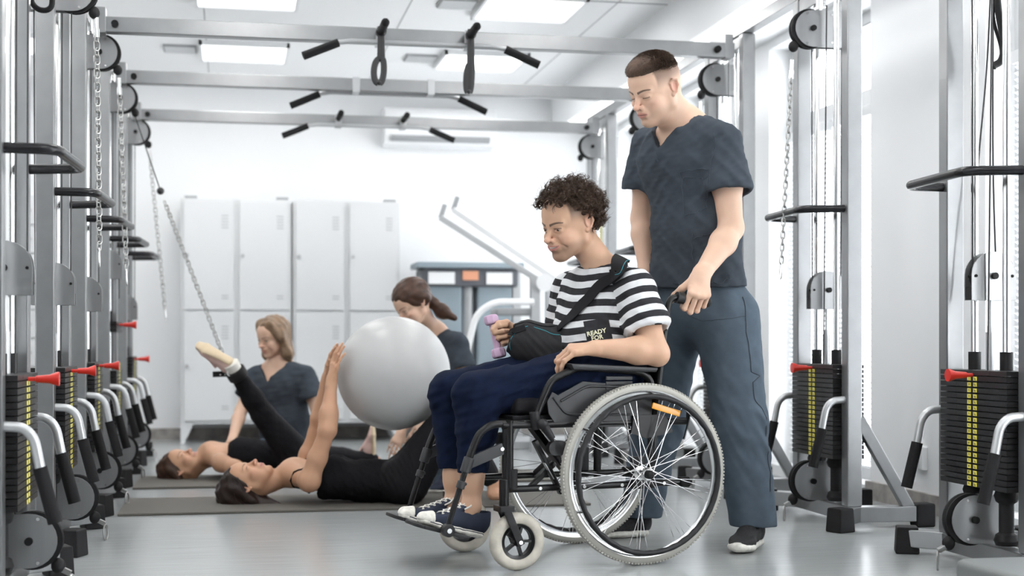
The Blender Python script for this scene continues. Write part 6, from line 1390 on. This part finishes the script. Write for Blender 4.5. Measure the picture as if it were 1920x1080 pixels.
def woman_leg():
    base = at(450, 890, 7.72)*V(1, 1, 0); off = base; e = empty('person', tuple(base), label='woman in black on the farther mat, one leg raised in an ankle cuff', cat='person'); S = 0.96
    P = lambda x, t, z: (at(x, 700, t)*V(1, 1, 0)+CU*z); f = cd(0.18, -0.22, 1); H = Frame((0, 0, 0), f, cd(-1, 0.05, 0.10)); H.o = at(357, 842, 7.66)-H.R@np.array([0.112, 0, -0.033])*S
    neck = P(392, 7.72, 0.14); shn = P(415, 7.54, 0.105); shf = P(412, 7.88, 0.12); chest = P(450, 7.72, 0.12); belly = P(505, 7.72, 0.11); pel = P(552, 7.72, 0.11); lat = nrm(shf-shn)
    hn = P(560, 7.62, 0.12); hf = P(560, 7.82, 0.11); kn = at(492, 776, 7.50); an_n = at(440, 694, 7.36); kf = P(640, 7.86, 0.10); an_f = P(705, 7.90, 0.09)
    eln = P(470, 7.46, 0.06); wrn = P(520, 7.48, 0.055); elf = P(470, 8.0, 0.07); wrf = P(520, 8.0, 0.06)
    skin = head_prims(H, False, 0, 0, S)+[cone(H.p(-0.02, 0, -0.05), neck, 0.045, 0.05, 0.02), cone(neck, shn, 0.045, 0.042, 0.04), cone(neck, shf, 0.045, 0.042, 0.04), flat(neck+CR*0.03, chest, 0.11, 0.06, 0.13, 0.075, lat, 0.04), flat(chest, pel, 0.125, 0.07, 0.14, 0.08, lat, 0.03)]+arm_prims(shn, eln, wrn, 0.9)+arm_prims(shf, elf, wrf, 0.9)
    for wr in (wrn, wrf): skin += hand_prims(wr, CR, -CU, CD, [(8, 14, 10)]*4, [(0.04, 0.012, 0.045), (0.07, 0.014, 0.062), (0.095, 0.016, 0.07)], 0.92, 0.08, 0.9)[0]
    skin += leg_prims(hn, kn, an_n, 0.78)+leg_prims(hf, kf, an_f, 0.78)
    skin_mesh('body', skin, 0.007, [(H.p(0, 0, 0), 0.16, 0.003)], M['skin_c'], e, off, head_masks(H, S, False))
    top = [flat(chest-CR*0.02, pel, 0.147, 0.095, 0.165, 0.10, lat, 0.05), half(shn+CR*0.0, -CR+CU*0.5, 0.008), ell(chest+CU*0.05, (0.07, 0.11, 0.045), None, 0.05)]
    sdf_obj('black_top', top, 0.007, M['blacktop'], e, off, clothdisp(0.003, CR, 40, 0.002, cd(1, 0, 1), 40, 90, 0.001), 1)
    lg = [cone(hn, kn, 0.100, 0.058, 0.03), cone(kn, kn+(an_n-kn)*0.35, 0.056, 0.053, 0.03), cone(kn+(an_n-kn)*0.35, an_n, 0.053, 0.037, 0.03), cone(hf, kf, 0.10, 0.06, 0.03), cone(kf, an_f-(an_f-kf)*0.1, 0.058, 0.038, 0.03), flat(belly+CR*0.05, pel, 0.15, 0.10, 0.165, 0.105, lat, 0.05)]
    sdf_obj('leggings', lg, 0.0065, M['black'], e, off, clothdisp(0.002, CR, 40, 0.002, cd(1, 0, 1), 40, 93, 0.001), 1)
    d = nrm(an_n-kn); tdir = nrm(at(402, 632, 7.34)-at(462, 664, 7.36)); upv = nrm(-d); heel = an_n+d*0.085-tdir*0.055
    M['beige'] = mat('beige_gum_sole', (0.62, 0.50, 0.34), 0.7); M['pinkshoe'] = cloth_mat('dusty_pink_suede', (0.60, 0.42, 0.38))
    shoe('pink_shoe', heel, heel+tdir*0.25, upv, e, off, M['pinkshoe'], M['beige'], 0.245, 0.004, 0.03, 0.95)
    m = MB(); m.tube([an_n+d*0.0, an_n+d*0.045], [0.040, 0.042], 18); m.build('white_sock', M['lace'], e, off=off)
    m = MB(); m.tube([an_n-d*0.05, an_n-d*0.045, an_n+d*0.0, an_n+d*0.005], [0.046, 0.053, 0.053, 0.046], 24); m.bar(an_n-d*0.022, an_n-d*0.022+cd(-1, 0, -0.04)*0.125, 0.007, 0.030); cu = m.build('ankle_cuff', M['rubber'], e, off=off, bev=0.002)
    m = MB()
    for k in (0.06, 0.085): m.sph(an_n-d*0.026+cd(-1, -0.05, -0.05)*k+CD*-0.008, 0.005, 8)
    m.lathe([(0.010, -0.002), (0.014, -0.002), (0.014, 0.002), (0.010, 0.002)], an_n-d*0.02+cd(-0.5, -0.8, 0)*0.052, CD, 16, closed=True); m.build('rings', M['chrome'], cu, off=off)
    shoe('pink_shoe', an_f*V(1, 1, 0)+CR*-0.0+CU*0.06, an_f*V(1, 1, 0)+CU*0.30, cd(-1, 0, 0), e, off, M['pinkshoe'], M['beige'], 0.245, 0.005, 0.03, 0.95)
    hp = [cone(H.p(-0.07, 0, 0.02), H.p(-0.085, 0, -0.03), 0.062, 0.045, 0.03), cone(H.p(-0.03, 0, 0.09), H.p(-0.08, 0, 0.07), 0.05, 0.05, 0.03), cone(H.p(-0.01, -0.066, 0.04), H.p(-0.06, -0.075, -0.02), 0.022, 0.02, 0.02)]
    long_hair('brown_hair', H, S, hp, M['hair_chest'], e, off, 0.004, 15, (-0.4, 0, -1), 0.003, 60)
woman_leg()
def therapist_blond():
    base = at(530, 850, 8.35)*V(1, 1, 0); off = base; e = empty('person', tuple(base), label='blond woman in dark scrubs kneeling behind the woman with the raised leg', cat='person'); S = 0.98; A = lambda x, y, t=8.3: at(x, y, t)
    f = cd(-0.62, -0.72, -0.32); H = Frame((0, 0, 0), f, cd(0.08, 0, 1)); H.o = A(487, 651, 8.2)-H.R@np.array([0.112, 0, -0.033])*S
    neck = A(522, 683, 8.32); shl = A(572, 706, 8.24); shr = A(478, 708, 8.38); ell_ = A(596, 775, 8.22); wrl = A(600, 838, 8.0); elr = A(452, 770, 8.30); wrr = A(434, 828, 8.05); chest = A(526, 725, 8.3); belly = A(532, 785, 8.33); pel = A(534, 842, 8.36); lat = nrm((shl-shr)*V(1, 1, 0)); fw = nrm(np.cross(lat, CU))
    skin = head_prims(H, False, 0.2, 0.7, S)+[cone(H.p(-0.02, 0, -0.05), neck, 0.045, 0.050, 0.02), cone(neck, shl, 0.045, 0.042, 0.04), cone(neck, shr, 0.045, 0.042, 0.04), flat(neck-CU*0.02, chest, 0.09, 0.055, 0.135, 0.085, lat, 0.05), flat(chest, belly, 0.135, 0.088, 0.12, 0.08, lat, 0.05), flat(belly, pel, 0.12, 0.08, 0.15, 0.10, lat, 0.05)]+arm_prims(shl, ell_, wrl, 0.9)+arm_prims(shr, elr, wrr, 0.9)
    for wr, d in ((wrl, cd(-0.2, -0.6, -0.7)), (wrr, cd(-0.4, -0.5, -0.7))): skin += hand_prims(wr, d, cd(-0.2, 0.5, -0.8), CR*(1 if wr is wrr else -1), [(20, 20, 12)]*4, [(0.04, 0.012, 0.045), (0.07, 0.014, 0.062), (0.095, 0.016, 0.07)], 0.9, 0.08, 0.9)[0]
    knl = A(590, 868, 7.98); knr = A(480, 868, 8.02); anl = A(585, 872, 8.5); anr = A(490, 872, 8.5)
    skin += [cone(A(555, 845, 8.36), knl, 0.08, 0.055, 0.03), cone(A(515, 845, 8.36), knr, 0.08, 0.055, 0.03), cone(knl, anl, 0.05, 0.035, 0.02), cone(knr, anr, 0.05, 0.035, 0.02)]
    skin_mesh('body', skin, 0.007, [(H.p(0, 0, 0), 0.16, 0.003)], M['skin_b'], e, off, head_masks(H, S, False, 0, 0.2)); eyes(H, e, off, S, (0.1, -0.4), 0.7)
    top = tops(neck, chest, belly, pel, lat, lat, fw, (shl, shr), (ell_, elr), pel+CU*0.02, 0.88, 0.50, 0.93, 0.085, 0.115, (0.158, 0.115), (0.066, 0.082))
    sdf_obj('scrub_top', top, 0.0055, M['scrub'], e, off, clothdisp(0.004, cd(0.5, 0, 0.9), 15, 0.003, cd(-0.5, 0, 0.9), 24, 100, 0.002), 1)
    pan = [cone(A(555, 845, 8.36), knl, 0.095, 0.072, 0.03), cone(A(515, 845, 8.36), knr, 0.095, 0.072, 0.03), cone(knl, anl, 0.066, 0.05, 0.02), cone(knr, anr, 0.066, 0.05, 0.02), ell(pel, (0.14, 0.12, 0.1), None, 0.05)]
    sdf_obj('scrub_trousers', pan+[half(V(0, 0, 0.014), -CU, 0.01)], 0.007, M['scrubp'], e, off, clothdisp(0.004, CR, 30, 0.003, CD, 40, 104, 0.001), 1)
    hp = [cone(H.p(-0.02, 0.070, 0.03), H.p(-0.005, 0.085, -0.10), 0.026, 0.030, 0.03), cone(H.p(-0.005, 0.085, -0.10), H.p(-0.015, 0.088, -0.155), 0.030, 0.014, 0.03), cone(H.p(-0.02, -0.070, 0.03), H.p(0.0, -0.083, -0.12), 0.026, 0.030, 0.03), cone(H.p(0.0, -0.083, -0.12), H.p(0.0, -0.085, -0.165), 0.028, 0.012, 0.03), cone(H.p(-0.07, 0, 0.02), H.p(-0.06, 0, -0.13), 0.05, 0.055, 0.04), cone(H.p(0.04, 0.05, 0.085), H.p(0.015, 0.078, 0.0), 0.02, 0.022, 0.03), cone(H.p(0.04, -0.05, 0.085), H.p(0.015, -0.078, 0.0), 0.02, 0.022, 0.03)]
    long_hair('blond_hair', H, S, hp, M['hair_blond'], e, off, 0.0036, 19, (0, 0, 1), 0.003, 60)
therapist_blond()
def therapist_ponytail():
    base = at(840, 860, 7.45)*V(1, 1, 0); off = base; e = empty('person', tuple(base), label='dark-haired woman with ponytail in slate scrubs crouching behind the ball', cat='person'); S = 0.98; A = lambda x, y, t=7.45: at(x, y, t)
    f = cd(-0.70, -0.50, -0.52); H = Frame((0, 0, 0), f, cd(-0.15, 0, 1)); H.o = A(750, 601, 7.25)-H.R@np.array([0.112, 0, -0.033])*S
    neck = A(812, 622, 7.46); shl = A(856, 646, 7.34); shr = A(782, 655, 7.56); ell_ = A(876, 725, 7.30); wrl = A(800, 790, 7.2); elr = A(770, 735, 7.55); wrr = A(752, 812, 7.3); chest = A(826, 675, 7.46); belly = A(845, 745, 7.5); pel = A(862, 812, 7.55); lat = nrm((shl-shr)*V(1, 1, 0)); fw = nrm(np.cross(lat, CU))
    skin = head_prims(H, False, 0.0, 0.3, S)+[cone(H.p(-0.02, 0, -0.05), neck, 0.045, 0.050, 0.02), cone(neck, shl, 0.045, 0.042, 0.04), cone(neck, shr, 0.045, 0.042, 0.04), flat(neck-CU*0.02, chest, 0.09, 0.055, 0.135, 0.085, lat, 0.05), flat(chest, belly, 0.135, 0.088, 0.12, 0.08, lat, 0.05), flat(belly, pel, 0.12, 0.08, 0.15, 0.10, lat, 0.05)]+arm_prims(shl, ell_, wrl, 0.9)+arm_prims(shr, elr, wrr, 0.9)
    for wr, d in ((wrl, cd(-0.5, -0.5, -0.6)), (wrr, cd(-0.3, -0.6, -0.7))): skin += hand_prims(wr, d, cd(-0.2, 0.5, -0.8), CR*(1 if wr is wrr else -1), [(20, 20, 12)]*4, [(0.04, 0.012, 0.045), (0.07, 0.014, 0.062), (0.095, 0.016, 0.07)], 0.9, 0.08, 0.9)[0]
    knl = A(835, 800, 7.12); anl = A(833, 900, 7.10); knr = A(800, 872, 7.35); anr = A(880, 878, 7.75)
    skin += leg_prims(A(875, 822, 7.5), knl, anl, 0.9)+leg_prims(A(850, 822, 7.6), knr, anr, 0.9)
    skin_mesh('body', skin, 0.007, [(H.p(0, 0, 0), 0.16, 0.003)], M['skin_b'], e, off, head_masks(H, S, False)); eyes(H, e, off, S, (0.1, -0.5), 0.3)
    top = tops(neck, chest, belly, pel, lat, lat, fw, (shl, shr), (ell_, elr), pel, 0.88, 0.50, 0.93, 0.085, 0.115, (0.158, 0.12), (0.066, 0.082))
    sdf_obj('scrub_top', top, 0.0055, M['scrub'], e, off, clothdisp(0.004, cd(0.5, 0, 0.9), 15, 0.003, cd(-0.5, 0, 0.9), 24, 110, 0.002), 1)
    pan = [cone(A(875, 822, 7.5), knl, 0.09, 0.07, 0.03), cone(knl, anl, 0.068, 0.055, 0.03), cone(A(850, 822, 7.6), knr, 0.09, 0.066, 0.03), cone(knr, anr, 0.062, 0.05, 0.03), half(V(0, 0, 0.016), -CU, 0.01)]
    sdf_obj('scrub_trousers', pan, 0.007, M['scrubp'], e, off, clothdisp(0.004, CR, 30, 0.003, CU, 30, 114, 0.001), 1)
    h_ = anl*V(1, 1, 0)+cd(0.5, 0.5)*0.05; shoe('trainer', h_, h_+cd(-0.35, -0.9)*0.25, CU, e, off, M['canvas'], M['solewhite'], 0.25, 0.005, 0.03, 1.0)
    hp = [cone(H.p(-0.09, 0.0, -0.02), H.p(-0.10, 0, -0.02)+cd(0.5, 0, -0.6)*0.035, 0.032, 0.026, 0.02), cone(H.p(-0.10, 0, -0.02)+cd(0.5, 0, -0.6)*0.035, H.p(-0.10, 0, -0.02)+cd(0.6, 0, -0.6)*0.10, 0.028, 0.036, 0.02), cone(H.p(-0.10, 0, -0.02)+cd(0.6, 0, -0.6)*0.10, H.p(-0.10, 0, -0.02)+cd(0.7, 0, -0.55)*0.17, 0.036, 0.016, 0.02), ell(H.p(-0.02, 0, 0.045), (0.105, 0.086, 0.090), H.R, 0.02), cone(H.p(-0.01, 0.068, 0.05), H.p(-0.05, 0.068, 0.0), 0.02, 0.022, 0.03), cone(H.p(-0.01, -0.068, 0.05), H.p(-0.05, -0.068, 0.0), 0.02, 0.022, 0.03)]
    long_hair('dark_ponytail_hair', H, S, hp, M['hair_chest'], e, off, 0.004, 23, (-1, 0, -0.4), 0.002, 70)
therapist_ponytail()
